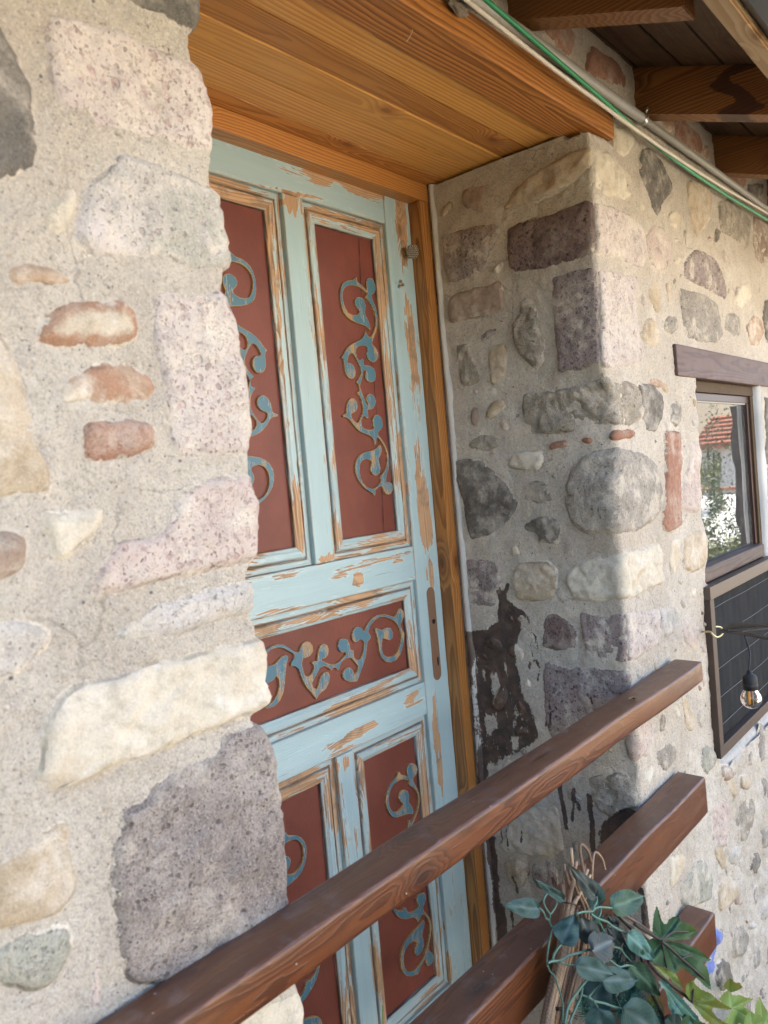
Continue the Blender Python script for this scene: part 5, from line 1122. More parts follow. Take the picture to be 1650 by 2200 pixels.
t = NT('window_glass'); fr = t.n('Fresnel', None, IOR=2.3); gl = t.n('BsdfGlossy', None, Color=(0.95, 0.96, 0.97), Roughness=0.004); tr = t.n('BsdfTransparent', None, Color=(0.72, 0.76, 0.76))
v = t.pos(); df = t.n('BsdfDiffuse', None, Color=(0.5, 0.48, 0.45))
mx = t.n('MixShader', None, _0=fr, _1=tr.outputs[0], _2=gl.outputs[0])
dm = t.math('MULTIPLY', t.math('ADD', 0.45, t.ss(0.40, 0.75, t.noise(v, 24, 5, 0.7))), 0.11)
mx2 = t.n('MixShader', None, _0=dm, _1=mx.outputs[0], _2=df.outputs[0])
t.t.links.new(mx2.outputs[0], t.t.nodes['Material Output'].inputs[0]); GLASS = t.m
mesh_obj('pane', [(2.25, 0.035, 0.99), (2.84, 0.0352, 0.99), (2.84, 0.0352, 1.49), (2.25, 0.035, 1.49)], [(0, 1, 2, 3)], GLASS, win)
box('pane_seal', 2.2552, 2.8358, 0.031, 0.0345, 1.4795, 1.4838, simple('pale_putty', (0.42, 0.41, 0.38), 0.8), win)
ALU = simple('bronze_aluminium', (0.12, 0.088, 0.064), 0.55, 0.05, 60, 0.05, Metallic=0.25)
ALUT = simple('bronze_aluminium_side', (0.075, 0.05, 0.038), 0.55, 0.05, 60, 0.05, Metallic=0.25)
BLK = simple('black_pleated_mesh', (0.020, 0.021, 0.023), 0.7, 0.2, 90, 0.25)
CORD = simple('pale_cord', (0.16, 0.16, 0.16), 0.6)
scr = thing('insect_screen', 'bronze framed insect screen with black pleated mesh over the lower window', 'screen')
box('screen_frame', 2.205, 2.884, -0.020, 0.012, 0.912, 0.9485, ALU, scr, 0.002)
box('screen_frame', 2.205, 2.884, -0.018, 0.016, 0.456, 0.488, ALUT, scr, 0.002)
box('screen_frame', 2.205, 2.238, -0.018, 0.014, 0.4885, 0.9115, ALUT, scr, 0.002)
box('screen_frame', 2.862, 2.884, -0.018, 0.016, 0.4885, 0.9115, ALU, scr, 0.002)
V = []; F = []; n = 84
for i in range(n + 1):
    x = 2.239 + (2.861 - 2.239) * i / n; y = (0.001 if i % 2 else 0.0095) + 0.001 * math.sin(i * 0.9)
    for z in (0.486, 0.60, 0.72, 0.84, 0.914): V.append((x + 0.0016 * math.sin(z * 19 + i * 0.35), y + 0.0012 * math.sin(z * 11 + i * 0.21), z))
for i in range(n):
    for k in range(4): F.append((i * 5 + k, i * 5 + k + 1, (i + 1) * 5 + k + 1, (i + 1) * 5 + k))
mesh_obj('pleated_mesh', V, F, BLK, scr)
for z in (0.875, 0.785, 0.695, 0.610, 0.530):
    tube('cord', [(2.249 + 0.612 * k / 8, -0.0012 + 0.0008 * math.sin(k * 2 + z * 40), z + 0.001 * math.sin(k)) for k in range(9)], 0.0008, CORD, scr, 5)

# ================================================================== hook and string light
BRASS = simple('yellow_zinc_hook', (0.55, 0.48, 0.27), 0.33, 0.1, 90, 0.1, Metallic=0.85)
RUB = simple('black_rubber', (0.012, 0.012, 0.014), 0.65, 0.15, 80, 0.15)
h0 = onY(1507, 1357, 0.012); 
hp = zz(*F3, [(752, 576), (790, 576), (828, 577), (850, 600), (880, 619), (912, 606), (930, 578), (918, 548), (895, 538), (866, 537)])
hy = [0.012, -0.012, -0.030, -0.037, -0.044, -0.050, -0.053, -0.052, -0.049, -0.044]
tag(tube('wall_hook', smooth_path([onY(*q, y) for q, y in zip(hp, hy)], 6), 0.0026, BRASS, None, 10), 'open brass coloured screw hook in the wall edge holding the light string', 'hook')
lt = thing('string_light', 'black string light cable hanging one clear filament bulb before the screen', 'string light')
def path(z, pts, ys): return smooth_path([onY(*q, y) for q, y in zip(zz(*z, pts), ys)], 7)
lo = path(F3, [(898, 568), (935, 577), (1010, 582), (1090, 590), (1190, 608), (1300, 630), (1420, 656)], [-0.056, -0.085, -0.135, -0.19, -0.26, -0.33, -0.41])
tube('cable', lo, 0.0042, RUB, lt, 10)
up = path(F3, [(898, 572), (925, 566), (975, 540), (1040, 522), (1110, 515), (1190, 522), (1300, 527), (1420, 530)], [-0.056, -0.08, -0.115, -0.16, -0.205, -0.26, -0.33, -0.41])
tube('cable', up, 0.0038, RUB, lt, 10)
body = path(F3, [(955, 552), (1000, 532), (1060, 524), (1120, 524), (1180, 524)], [-0.105, -0.135, -0.17, -0.21, -0.25])
tube('connector', body, [0.004 + 0.0048 * math.sin(math.pi * min(1, i / (len(body) - 1)) ** 0.8) for i in range(len(body))], RUB, lt, 12)
tube('tie_wire', path(F3, [(1085, 575), (1180, 562), (1300, 549), (1400, 540)], [-0.19, -0.25, -0.33, -0.40]), 0.0014, simple('grey_wire', (0.22, 0.21, 0.20), 0.5), lt, 6)
BY = -0.225
cB = onY(*zz(*F3, [(1140, 960)])[0], BY); bx, bz = cB[0], cB[2]
zt = onY(*zz(*F3, [(1140, 880)])[0], BY)[2]; zs_ = onY(*zz(*F3, [(1140, 1036)])[0], BY)[2]; zb = onY(*zz(*F3, [(1150, 1185)])[0], BY)[2]
top = onY(*zz(*F3, [(1092, 585)])[0], BY + 0.035)
tube('drop_cord', smooth_path([top, (top[0] * .5 + bx * .5 + 0.004, BY + 0.012, (top[2] + zt) / 2), (bx, BY, zt + 0.006), (bx, BY, zt - 0.002)], 6), 0.0020, RUB, lt, 8)
hS = zt - zs_
sk = lathe('socket', [(0.0028, 0), (0.0066, -0.001), (0.0066, -hS * .12), (0.008, -hS * .16), (0.0135, -hS * .25), (0.0155, -hS * .36), (0.0158, -hS * .62), (0.0150, -hS * .70), (0.0166, -hS * .72), (0.0168, -hS * .82), (0.0158, -hS * .84), (0.0162, -hS * .98), (0.0145, -hS), (0.0, -hS)], (bx, BY, zt), RUB, lt, 28)
hB = zs_ - zb
t = NT('clear_bulb_glass'); t.out((1, 1, 1), 0.0, None, Transmission_Weight=1.0, IOR=1.35)
fr = t.n('Fresnel', None, IOR=1.5); gl = t.n('BsdfGlossy', None, Color=(1, 1, 1), Roughness=0.01); tr = t.n('BsdfTransparent', None, Color=(0.95, 0.90, 0.78))
mx = t.n('MixShader', None, _0=fr, _1=tr.outputs[0], _2=gl.outputs[0]); t.t.links.new(mx.outputs[0], t.t.nodes['Material Output'].inputs[0])
prof = [(0.0140, 0.002)] + [(0.0225 * math.sin(a) if a < 2.2 else 0.0, 0) for a in ()]
Rb = 0.0222; zc = zs_ - hB + Rb
prof = [(0.0138, 0.003), (0.0146, -0.001), (0.0172, -0.007), (0.0200, -(zs_ - zc) + Rb * 0.42)] + [(Rb * math.cos(a), -(zs_ - zc) - Rb * math.sin(a)) for a in np.linspace(-0.2, math.pi / 2, 14)]
lathe('bulb', prof, (bx, BY, zs_), t.m, lt, 32)
FIL = simple('amber_filament', (0.85, 0.42, 0.06), 0.5)
for k, (dx, dy) in enumerate(((-0.005, 0.002), (0.001, -0.004), (0.0045, 0.003), (-0.001, 0.005))):
    tube('filament', [(bx + dx * .6, BY + dy, zs_ - 0.004), (bx + dx, BY + dy, zs_ - 0.012), (bx + dx * 1.1, BY + dy, zs_ - hB * 0.82)], 0.0009, FIL, lt, 6)

# ================================================================== small finds
t = NT('wasp_paper'); n = t.noise(t.pos(), 300, 3); PAPER = t.out(t.mix(n, (0.26, 0.22, 0.17), (0.46, 0.41, 0.34)), 0.9)
HOLE = simple('cell_dark', (0.025, 0.018, 0.013), 0.95)
nest = thing('wasp_nest', 'small grey paper wasp nest stuck between the blue stile and pine jamb', 'wasp nest')
nc = Vector(tuple(onY(886, 541, 0.462))); nd = Vector((-0.55, -0.80, -0.22)).normalized(); e1 = nd.cross(Vector((0, 0, 1))).normalized(); e2 = nd.cross(e1)
V = []; F = []; HV = []; HF = []
pitch = 0.0052
for a in range(-4, 5):
    for b in range(-4, 5):
        u = (a + 0.5 * (b % 2)) * pitch; w = b * pitch * 0.87
        if math.hypot(u * 1.12, w * .92) > 0.0155: continue
        d = 0.007 - 10.0 * (u * u + w * w); c = nc + e1 * u + e2 * w; n0 = len(V)
        for lev, rr in ((-0.008, 0.0026), (d, 0.0029), (d, 0.0021), (d - 0.004, 0.0019)):
            for k in range(6):
                an = math.pi / 3 * k + math.pi / 6; V.append(c + nd * lev + e1 * rr * math.cos(an) + e2 * rr * math.sin(an))
        for L in range(3):
            for k in range(6): F.append((n0 + L * 6 + k, n0 + L * 6 + (k + 1) % 6, n0 + L * 6 + 6 + (k + 1) % 6, n0 + L * 6 + 6 + k))
        m0 = len(HV); HV += [V[n0 + 18 + k] for k in range(6)]; HF.append(tuple(m0 + k for k in range(6)))
mesh_obj('comb', V, F, PAPER, nest); mesh_obj('cell_floor', HV, HF, HOLE, nest)
tube('nest_stalk', [nc - nd * 0.006, nc - nd * 0.016, nc - nd * 0.024 + Vector((0, 0.004, 0))], 0.002, HOLE, nest, 6)
sc = Vector(tuple(onY(858, 612, YD - 0.003))); V = []; F = []
for (du, dz, ang, L, wd) in ((0.002, 0.006, 0.5, 0.012, 0.007), (0.008, 0.004, -0.4, 0.012, 0.008), (0.0, -0.010, 1.5, 0.012, 0.008), (-0.008, 0.004, 3.3, 0.010, 0.0016)):
    n0 = len(V); ca, sa = math.cos(ang), math.sin(ang)
    for (p, q, y) in ((0, 0, 0), (L * .4, wd * .6, -0.003), (L, wd * .3, -0.001), (L * .8, -wd * .4, -0.002), (L * .35, -wd * .5, 0.0)): V.append(sc + Vector((du + p * ca - q * sa, y, dz + p * sa + q * ca)))
    F.append(tuple(range(n0, n0 + 5)))
tag(mesh_obj('dried_leaf', V, F, DEADL, None), 'tiny dried leaf scraps clinging to the blue door stile below the wasp nest', 'leaf')
MUD = simple('grey_mud', (0.20, 0.165, 0.125), 0.95, 0.8, 200, 0.4)
mc = onY(985, 16, -0.018); bm = bmesh.new(); bmesh.ops.create_icosphere(bm, subdivisions=4, radius=0.015)
for v in bm.verts:
    v.co = Vector((v.co.x * 1.7, v.co.y * 0.45, v.co.z * 0.75)) * (1 + 0.9 * float(fbm(v.co.x * 130, v.co.y * 130, v.co.z * 130, 3))); v.co += Vector(tuple(mc))
tag(bm_obj('mud_nest', bm, MUD, None, True), 'grey crumbly mud nest stuck on the lintel beam below the pipe', 'mud nest')
tag(tube('loose_thread', smooth_path([onY(*q, 0.03) for q in ((868, -30), (874, 18), (886, 52), (884, 72), (873, 90))], 6), 0.0007, simple('pale_thread', (0.5, 0.42, 0.30), 0.7), None, 5), 'thin pale thread dangling from the lintel beam', 'thread')
# ================================================================== twigs and artificial greenery hung on the railing
TWM = wood('dry_vine_twig', (0.36, 0.235, 0.145), (0.20, 0.125, 0.08), 'z', 300, 0.7, 0.0)
TW2 = wood('pale_vine_twig', (0.46, 0.33, 0.21), (0.27, 0.18, 0.11), 'z', 300, 0.7, 0.0)
TW3 = wood('brown_vine_twig', (0.24, 0.145, 0.09), (0.13, 0.08, 0.05), 'z', 300, 0.7, 0.0)
TWD = simple('dark_vine_twig', (0.085, 0.06, 0.045), 0.7, 0.4, 120, 0.3)
WIRE = simple('rusty_tie_wire', (0.05, 0.022, 0.016), 0.6)
tw = thing('twig_bundle', 'sheaf of dry brown vine twigs wired upright to the railing', 'twigs')
def P3(p, y): return onY(p[0], p[1], y)
QZ = (1140, 1960, 5.5); KZ = (1060, 1780, 5.5)
tops = [(1213, 1856), (1226, 1822), (1246, 1818), (1238, 1850), (1256, 1856), (1276, 1834), (1262, 1868), (1222, 1870), (1232, 1880), (1214, 1872), (1245, 1870), (1268, 1880), (1252, 1890), (1209, 1900), (1272, 1895), (1240, 1898), (1228, 1900), (1260, 1905)]
for i, (tx, ty) in enumerate(tops):
    f = i / (len(tops) - 1); g = ((i * 7) % len(tops)) / (len(tops) - 1)
    xm = 1206 + 66 * g; xb = 1180 + 62 * g; xbb = 1163 + 62 * g
    y = -0.098 - 0.020 * ((i * 5) % 4) / 3
    pts = [P3((tx, ty), y), P3((tx * .55 + xm * .45 + 3 * math.sin(i), (ty + 1960) / 2), y - 0.003), P3((xm, 1960), y), P3((xm - 8 + 4 * math.sin(i * 2.1), 2040), y - 0.002), P3((xb, 2120), y), P3((xbb, 2200), y), P3((xbb - 14, 2330), y)]
    if i in (2, 5): pts = [P3((tx + 24, ty + 34), y), P3((tx + 16, ty + 8), y)] + pts
    q = smooth_path(pts, 5); n = len(q); r0 = 0.0026 + 0.0015 * ((i * 3) % 5) / 4
    tube('twig', q, [r0 * (0.85 + 0.25 * k / n + 0.06 * math.sin(k * 1.3 + i)) for k in range(n)], (TWM, TW2, TW3, TWM, TW3)[i % 5], tw, 7)
for i, pts in enumerate((((1322, 1965), (1350, 1985), (1392, 2018), (1420, 2045)), ((1330, 1970), (1365, 2010), (1380, 2070)), ((1318, 1975), (1340, 2020), (1362, 2080), (1372, 2140)), ((1335, 1962), (1380, 1990), (1432, 2030)))):
    tube('twig', smooth_path([P3(p, -0.10 - 0.008 * i) for p in pts], 5), 0.0028, TWM if i % 3 == 0 else TWD, tw, 6)
for yy, a, b in ((0, (1200, 1928), (1262, 1962)), (1, (1184, 2156), (1240, 2180)), (2, (1184, 2160), (1240, 2186))):
    q = [P3((a[0] + (b[0] - a[0]) * k / 6, a[1] + (b[1] - a[1]) * k / 6 + 4 * math.sin(k * 1.4)), -0.098 - 0.030 * math.sin(math.pi * k / 6)) for k in range(7)]
    tube('tie_wire', smooth_path(q, 4), 0.0012, WIRE, tw, 6)

def leaf_mat(name, c1, c2, tip=None, rough=0.5, veinc=None, trans=0.25):
    t = NT(name); v = t.off(19); n = t.noise(v, 26, 5, 0.6); n2 = t.noise(v, 170, 4, 0.6)
    c = t.mix(t.ss(0.3, 0.7, n), c1, c2)
    if tip: c = t.mix(t.math('MULTIPLY', t.attr('tip'), t.ss(0.3, 0.62, t.noise(v, 12, 4))), c, tip)
    vn = t.attr('vein')
    sv = t.math('FRACT', t.math('SUBTRACT', t.math('MULTIPLY', t.attr('tip'), 9.0), t.math('MULTIPLY', t.attr('side'), 2.6)))
    sv = t.math('MULTIPLY', t.math('MULTIPLY', t.ss(0.86, 0.95, sv), t.ss(1.0, 0.96, sv)), t.ss(0.0, 0.05, t.attr('side')))
    vn = t.math('MAXIMUM', vn, t.math('MULTIPLY', sv, 0.55))
    bl = t.ss(0.66, 0.74, t.noise(v, 55, 5, 0.7)); c = t.mix(t.math('MULTIPLY', bl, 0.6), c, (0.13, 0.105, 0.06))
    c = t.mix(t.math('MULTIPLY', vn, 0.75), c, veinc or tuple(min(1, x * 1.9 + 0.02) for x in c1))
    c = t.mix(t.math('MULTIPLY', t.ss(0.55, 0.8, n2), 0.3), c, tuple(min(1, x * 1.6 + .02) for x in c1))
    m = t.out(c, rough + 0.1, t.bump(t.math('ADD', n2, t.math('MULTIPLY', vn, -1.2)), 0.5, 0.0012), Specular_IOR_Level=0.3)
    tr = t.n('BsdfTranslucent', None, Color=c); mx = t.n('MixShader', None, _0=trans, _1=t.b.outputs[0], _2=tr.outputs[0])
    t.t.links.new(mx.outputs[0], t.t.nodes['Material Output'].inputs[0]); return m
EUC = leaf_mat('eucalyptus_leaf', (0.028, 0.068, 0.062), (0.044, 0.090, 0.080), None, 0.55, (0.11, 0.16, 0.16), 0.12)
EUL = leaf_mat('eucalyptus_leaf_pale', (0.085, 0.20, 0.185), (0.11, 0.24, 0.215), None, 0.5, (0.25, 0.42, 0.38), 0.2)
EUG = leaf_mat('eucalyptus_leaf_green', (0.026, 0.072, 0.044), (0.04, 0.095, 0.058), None, 0.45, (0.13, 0.22, 0.15), 0.15)
EUD = leaf_mat('eucalyptus_leaf_dark', (0.022, 0.050, 0.046), (0.035, 0.07, 0.06), None, 0.55, (0.08, 0.13, 0.12), 0.1)
EUB = leaf_mat('eucalyptus_leaf_brownish', (0.042, 0.058, 0.056), (0.06, 0.068, 0.062), None, 0.55, (0.18, 0.22, 0.22), 0.1)
STM = simple('jade_plastic_stem', (0.075, 0.165, 0.125), 0.5, 0.15, 90, 0.15)
eu = thing('eucalyptus_spray', 'artificial eucalyptus spray with blue green oval leaves on the railing', 'artificial leaves')
view = Vector(tuple(-ray(1280, 2080))).normalized()
def oval_leaf(base, tip, wpx, mat, y=-0.135, fold=0.15, curl=0.12, lean=0.0, point=1.0, fat=0.45):
    b = Vector(tuple(P3(base, y))); e = Vector(tuple(P3(tip, y - lean))); L = (e - b).length; ax = (e - b).normalized()
    sd_ = ax.cross(view).normalized(); up = sd_.cross(ax).normalized()
    if up.dot(view) < 0: up = -up
    dist = (b - Vector(tuple(P))).length; Wd = wpx / 1650 * dist * 0.95
    V = []; F = []; vein = []; tp = []; sd2 = []; n, m = 16, 8; kk = rng.uniform(0, 9)
    for i in range(n + 1):
        t = i / n; s = math.sin(math.pi * t ** (fat * 1.35)) ** (0.62) * (1 - 0.35 * point * t ** 3) if 0 < t < 1 else 0.0
        for j in range(-m // 2, m // 2 + 1):
            u = j / (m / 2); w = u * Wd / 2 * s
            V.append(b + ax * (L * t) + sd_ * w + up * (curl * L * (t - t * t) * 1.0 + fold * abs(w) - 0.9 * w * w / max(Wd, .01)  * 0.5 + 0.0022 * math.sin(7 * t + 3 * u + kk) + 0.0016 * math.sin(13 * t - 5 * u + kk * 2)))
            vein.append(1.0 if j == 0 else 0.0); tp.append(t); sd2.append(abs(u))
    k = m + 1
    for i in range(n):
        for j in range(m): F.append((i * k + j, i * k + j + 1, (i + 1) * k + j + 1, (i + 1) * k + j))
    return mesh_obj('leaf', V, F, mat, eu, True, {'vein': vein, 'tip': tp, 'side': sd2})
oval_leaf((1160, 1953), (1078, 1946), 36, EUC, -0.13, point=1.2)
oval_leaf((1211, 1934), (1146, 1889), 19, EUC, -0.125, 0.7)
oval_leaf((1280, 1926), (1221, 1857), 30, EUB, -0.155, 0.25, point=1.2)
oval_leaf((1286, 1946), (1254, 1878), 44, EUC, -0.125)
oval_leaf((1313, 1950), (1384, 1925), 47, EUG, -0.14, 0.25)
oval_leaf((1206, 2028), (1236, 1967), 49, EUC, -0.165, 0.2, point=0.4)
oval_leaf((1273, 2020), (1246, 1966), 42, EUB, -0.145, point=0.5)
oval_leaf((1272, 2042), (1319, 2020), 56, EUB, -0.17, 0.1, point=0.1, fat=0.5)
oval_leaf((1346, 2004), (1404, 2061), 38, EUL, -0.165, 0.12)
oval_leaf((1236, 2073), (1322, 2094), 42, EUC, -0.18, 0.2, point=1.2)
oval_leaf((1290, 2106), (1369, 2103), 46, EUC, -0.165, 0.15, point=1.1)
oval_leaf((1352, 2070), (1416, 2138), 42, EUG, -0.16, 0.2, point=1.1)
oval_leaf((1286, 2168), (1296, 2240), 54, EUC, -0.185, 0.2, point=0.5)
oval_leaf((1340, 2166), (1422, 2222), 66, EUC, -0.18, 0.15, point=0.6)
oval_leaf((1327, 1990), (1303, 1963), 19, EUB, -0.13)
oval_leaf((1333, 2030), (1302, 1988), 24, EUB, -0.14)
oval_leaf((1362, 2062), (1340, 2030), 26, EUD, -0.13)
oval_leaf((1268, 2165), (1300, 2098), 62, EUD, -0.12, point=0.4)
oval_leaf((1216, 2250), (1262, 2205), 40, EUG, -0.17)
def stem(pts, y=-0.14, r=0.0022, mat=None, par=None): return tube('stem', smooth_path([P3(p, y if np.isscalar(y) else y[i]) for i, p in enumerate(pts)], 6), r * 0.74, mat or STM, par or eu, 8)
stem(zz(*KZ, [(540, 938), (590, 985), (620, 1060), (655, 1085), (680, 1150), (705, 1175)]) + zz(*QZ, [(265, 185), (240, 250), (212, 400), (198, 520), (195, 600), (225, 690), (285, 760), (330, 900), (380, 1080), (375, 1330)]), [-0.13] * 6 + [-0.14] * 10, 0.0020)
stem(zz(*QZ, [(265, 185), (310, 150), (360, 125)]), -0.145, 0.0022)
stem(zz(*KZ, [(630, 770), (592, 850), (610, 920), (650, 985), (668, 1020), (665, 1085)]), -0.13, 0.002)
stem(zz(*KZ, [(735, 840), (745, 890), (720, 950), (668, 1020)]), -0.13, 0.002)
stem(zz(*QZ, [(200, 602), (255, 570), (275, 500), (310, 440), (368, 370)]), -0.15, 0.0026)
stem(zz(*QZ, [(205, 600), (260, 578), (350, 570), (450, 515), (570, 480), (660, 450), (725, 440)]), -0.155, 0.0026)
stem(zz(*QZ, [(350, 580), (385, 605), (440, 622), (535, 630)]), -0.16, 0.002)
stem(zz(*QZ, [(690, 760), (640, 825), (560, 930), (450, 1100), (400, 1330)]), -0.16, 0.003)
stem(zz(*QZ, [(610, 890), (590, 1000), (520, 1160), (450, 1330)]), -0.15, 0.003)
stem(zz(*QZ, [(600, 975), (680, 995), (740, 930), (830, 822)]), -0.15, 0.0024)
stem(zz(*QZ, [(680, 995), (750, 1050), (870, 1075), (980, 1115), (1110, 1150)]), -0.165, 0.0026)
stem(zz(*QZ, [(745, 1050), (775, 1100), (805, 1160)]), -0.17, 0.0024)
stem(zz(*KZ, [(1215, 800), (1222, 860), (1190, 920), (1170, 980), (1060, 985), (980, 1010)]), -0.15, 0.0026)
stem(zz(*KZ, [(1170, 980), (1210, 945), (1260, 930), (1395, 940)]), -0.15, 0.0026)
stem(zz(*KZ, [(1270, 945), (1262, 1010), (1235, 1060)]), -0.14, 0.0024)
stem(zz(*QZ, [(715, 20), (745, 45), (800, 78), (900, 112), (960, 160), (1040, 205), (1132, 252)]), -0.155, 0.0028)
stem(zz(*QZ, [(790, 80), (830, 150), (870, 230)]), -0.15, 0.0022)
stem(zz(*QZ, [(850, 612), (905, 555), (960, 585), (1050, 645), (1150, 625), (1250, 665), (1355, 742)]), -0.16, 0.0024)
stem(zz(*QZ, [(975, 410), (1060, 430), (1110, 500), (1200, 598)]), -0.15, 0.0022)
stem(zz(*QZ, [(1060, 920), (1010, 990), (1030, 1060), (1060, 1120)]), -0.14, 0.002)

# fine needled sprig behind the eucalyptus
NEED = simple('teal_needles', (0.035, 0.115, 0.085), 0.55, 0, 60, 0.35)
ps = thing('needle_sprig', 'fine teal needled artificial sprig tucked behind the eucalyptus leaves', 'artificial leaves')
V = []; F = []
spr = [((780, 40), (860, 230), 26, 130), ((960, 420), (1110, 700), 60, 160), ((1230, 860), (1060, 1190), 190, 170), ((1180, 900), (1250, 1080), 120, 150), ((960, 960), (1120, 1300), 120, 160), ((1250, 1120), (1600, 1260), 160, 130), ((600, 1100), (760, 1300), 90, 130)]
for (a, b, n, L) in spr:
    a, b = zz(*QZ, [a, b]); tube('twig', smooth_path([P3(a, -0.118), P3(((a[0] + b[0]) / 2 + 2, (a[1] + b[1]) / 2), -0.12), P3(b, -0.118)], 5), 0.0012, STM, ps, 5)
    for i in range(n):
        t = rng.uniform(0, 1); c = Vector(tuple(P3((a[0] + (b[0] - a[0]) * t, a[1] + (b[1] - a[1]) * t), -0.12)))
        d = Vector(rng.normal(0, 1, 3)); ax = Vector(tuple(P3(b, -.12) - P3(a, -.12))).normalized(); d = (d.normalized() * 0.75 - ax * 0.55).normalized()
        ln = L / 5.5 / 1650 * 1.7 * rng.uniform(.7, 1.2); w = d.cross(view).normalized() * 0.0009; n0 = len(V); e = c + d * ln
        mid = c + d * ln * .5 + Vector((0, 0, 0.002)); w2 = d.cross(w).normalized() * 0.0009
        V += [c + w, c - w, c + w2, mid + w, mid - w, mid + w2, e]; F += [(n0, n0 + 1, n0 + 4, n0 + 3), (n0 + 1, n0 + 2, n0 + 5, n0 + 4), (n0 + 2, n0, n0 + 3, n0 + 5), (n0 + 3, n0 + 4, n0 + 6), (n0 + 4, n0 + 5, n0 + 6), (n0 + 5, n0 + 3, n0 + 6)]
kind(mesh_obj('needles', V, F, NEED, ps), 'stuff')

# maple leaved vine
VINE = simple('dark_vine_stem', (0.030, 0.022, 0.020), 0.55, 0.3, 90, 0.2)
MDK = leaf_mat('maple_leaf_dark', (0.013, 0.052, 0.022), (0.022, 0.072, 0.032), (0.075, 0.12, 0.02), 0.5, (0.06, 0.13, 0.075), 0.15)
MYG = leaf_mat('maple_leaf_yellowing', (0.085, 0.145, 0.022), (0.13, 0.18, 0.028), (0.24, 0.16, 0.02), 0.5, (0.05, 0.075, 0.02), 0.3)
MLT = leaf_mat('maple_leaf_bright', (0.16, 0.27, 0.07), (0.22, 0.33, 0.10), (0.32, 0.30, 0.05), 0.5, (0.35, 0.42, 0.20), 0.35)
MBL = leaf_mat('maple_leaf_bluish', (0.036, 0.11, 0.088), (0.055, 0.14, 0.105), None, 0.5, (0.15, 0.28, 0.22), 0.2)
WZ = (1370, 1900, 5.893)
mv = thing('maple_vine', 'artificial maple leaf garland with green and yellowing leaves by the rail end', 'artificial leaves')
def lobed(outline, base, veins, mat, y, tilt=0.0, cup=0.006, ragged=1.0):
    pts = zz(*WZ, outline); b = zz(*WZ, [base])[0]; g = 4.2 / 1.0
    q = []
    for i in range(len(pts)):
        p0, p1 = pts[i], pts[(i + 1) % len(pts)]; d = math.hypot(p1[0] - p0[0], p1[1] - p0[1]); k = max(1, int(d / 3.2))
        nx, nz = -(p1[1] - p0[1]) / (d + 1e-6), (p1[0] - p0[0]) / (d + 1e-6)
        for s in range(k):
            t = s / k; a = (0.9 * (1 if s % 2 else -0.6) if s else 0) * ragged
            q.append((p0[0] + (p1[0] - p0[0]) * t + nx * a, p0[1] + (p1[1] - p0[1]) * t + nz * a))
    q = np.array(q); lo, hi = q.min(0), q.max(0)
    xs, zs_ = np.meshgrid(np.arange(lo[0], hi[0], 3.4), np.arange(lo[1], hi[1], 3.4)); xs = xs.ravel() + rng.uniform(-.8, .8, xs.size); zs_ = zs_.ravel() + rng.uniform(-.8, .8, zs_.size)
    m = poly_in(xs, zs_, q); xs, zs_ = xs[m], zs_[m]; d = seg_dist(xs, zs_, q); m = d > 1.4; xs, zs_ = xs[m], zs_[m]
    vx = [(b, v_) for v_ in zz(*WZ, veins)]
    ex = []
    for (s, e) in vx:
        n = max(2, int(math.hypot(e[0] - s[0], e[1] - s[1]) / 2.5)); ex += [(s[0] + (e[0] - s[0]) * k / n, s[1] + (e[1] - s[1]) * k / n) for k in range(n)]
    ex = np.array(ex); keep = poly_in(ex[:, 0], ex[:, 1], q) & (seg_dist(ex[:, 0], ex[:, 1], q) > 1.4); ex = ex[keep]
    allp = [Vector(p) for p in q] + [Vector((a, c)) for a, c in zip(xs, zs_)] + [Vector(p) for p in ex]
    r = delaunay_2d_cdt(allp, [], [list(range(len(q)))], 1, 1e-6); vs = np.array([(v.x, v.y) for v in r[0]])
    dv = np.full(len(vs), 99.0)
    for (s, e) in vx: dv = np.minimum(dv, seg_dist(vs[:, 0], vs[:, 1], [s, e], False))
    de = seg_dist(vs[:, 0], vs[:, 1], q); db = np.hypot(vs[:, 0] - b[0], vs[:, 1] - b[1]); mx = db.max()
    V = [P3((a, c), y + tilt * (a - b[0]) / 1000 + 0.004 * (1 - min(1, dvv / 9)) - cup * (dbb / mx) ** 2 + 0.0035 * math.sin(a * .11 + c * .07)) for (a, c), dvv, dbb in zip(vs, dv, db)]
    o = mesh_obj('leaf', V, r[2], mat, mv, True, {'vein': np.clip(1.25 - dv / 1.2, 0, 1), 'tip': np.clip(db / mx * 1.3 - 0.35, 0, 1) * (1 - np.clip(de / 16, 0, 1) * .5)})
    return o
lobed([(300, 715), (240, 690), (185, 600), (190, 480), (205, 370), (240, 262), (275, 350), (300, 440), (330, 500), (365, 500), (400, 440), (450, 410), (522, 398), (540, 470), (600, 480), (690, 520), (760, 600), (710, 660), (640, 700), (540, 712), (420, 705)], (300, 712), [(240, 300), (500, 430), (735, 605), (205, 600)], MDK, -0.175)
lobed([(305, 728), (420, 720), (540, 740), (640, 770), (740, 800), (830, 870), (935, 962), (860, 985), (825, 995), (880, 1050), (905, 1150), (935, 1350), (860, 1300), (760, 1200), (680, 1150), (600, 1080), (540, 1060), (490, 1130), (440, 1110), (380, 1060), (330, 1050), (230, 1010), (150, 960), (60, 910), (40, 860), (130, 700), (200, 680)], (305, 730), [(900, 960), (905, 1300), (470, 1100), (170, 900), (700, 1100), (620, 1060)], MDK, -0.165, 0.0, 0.01)
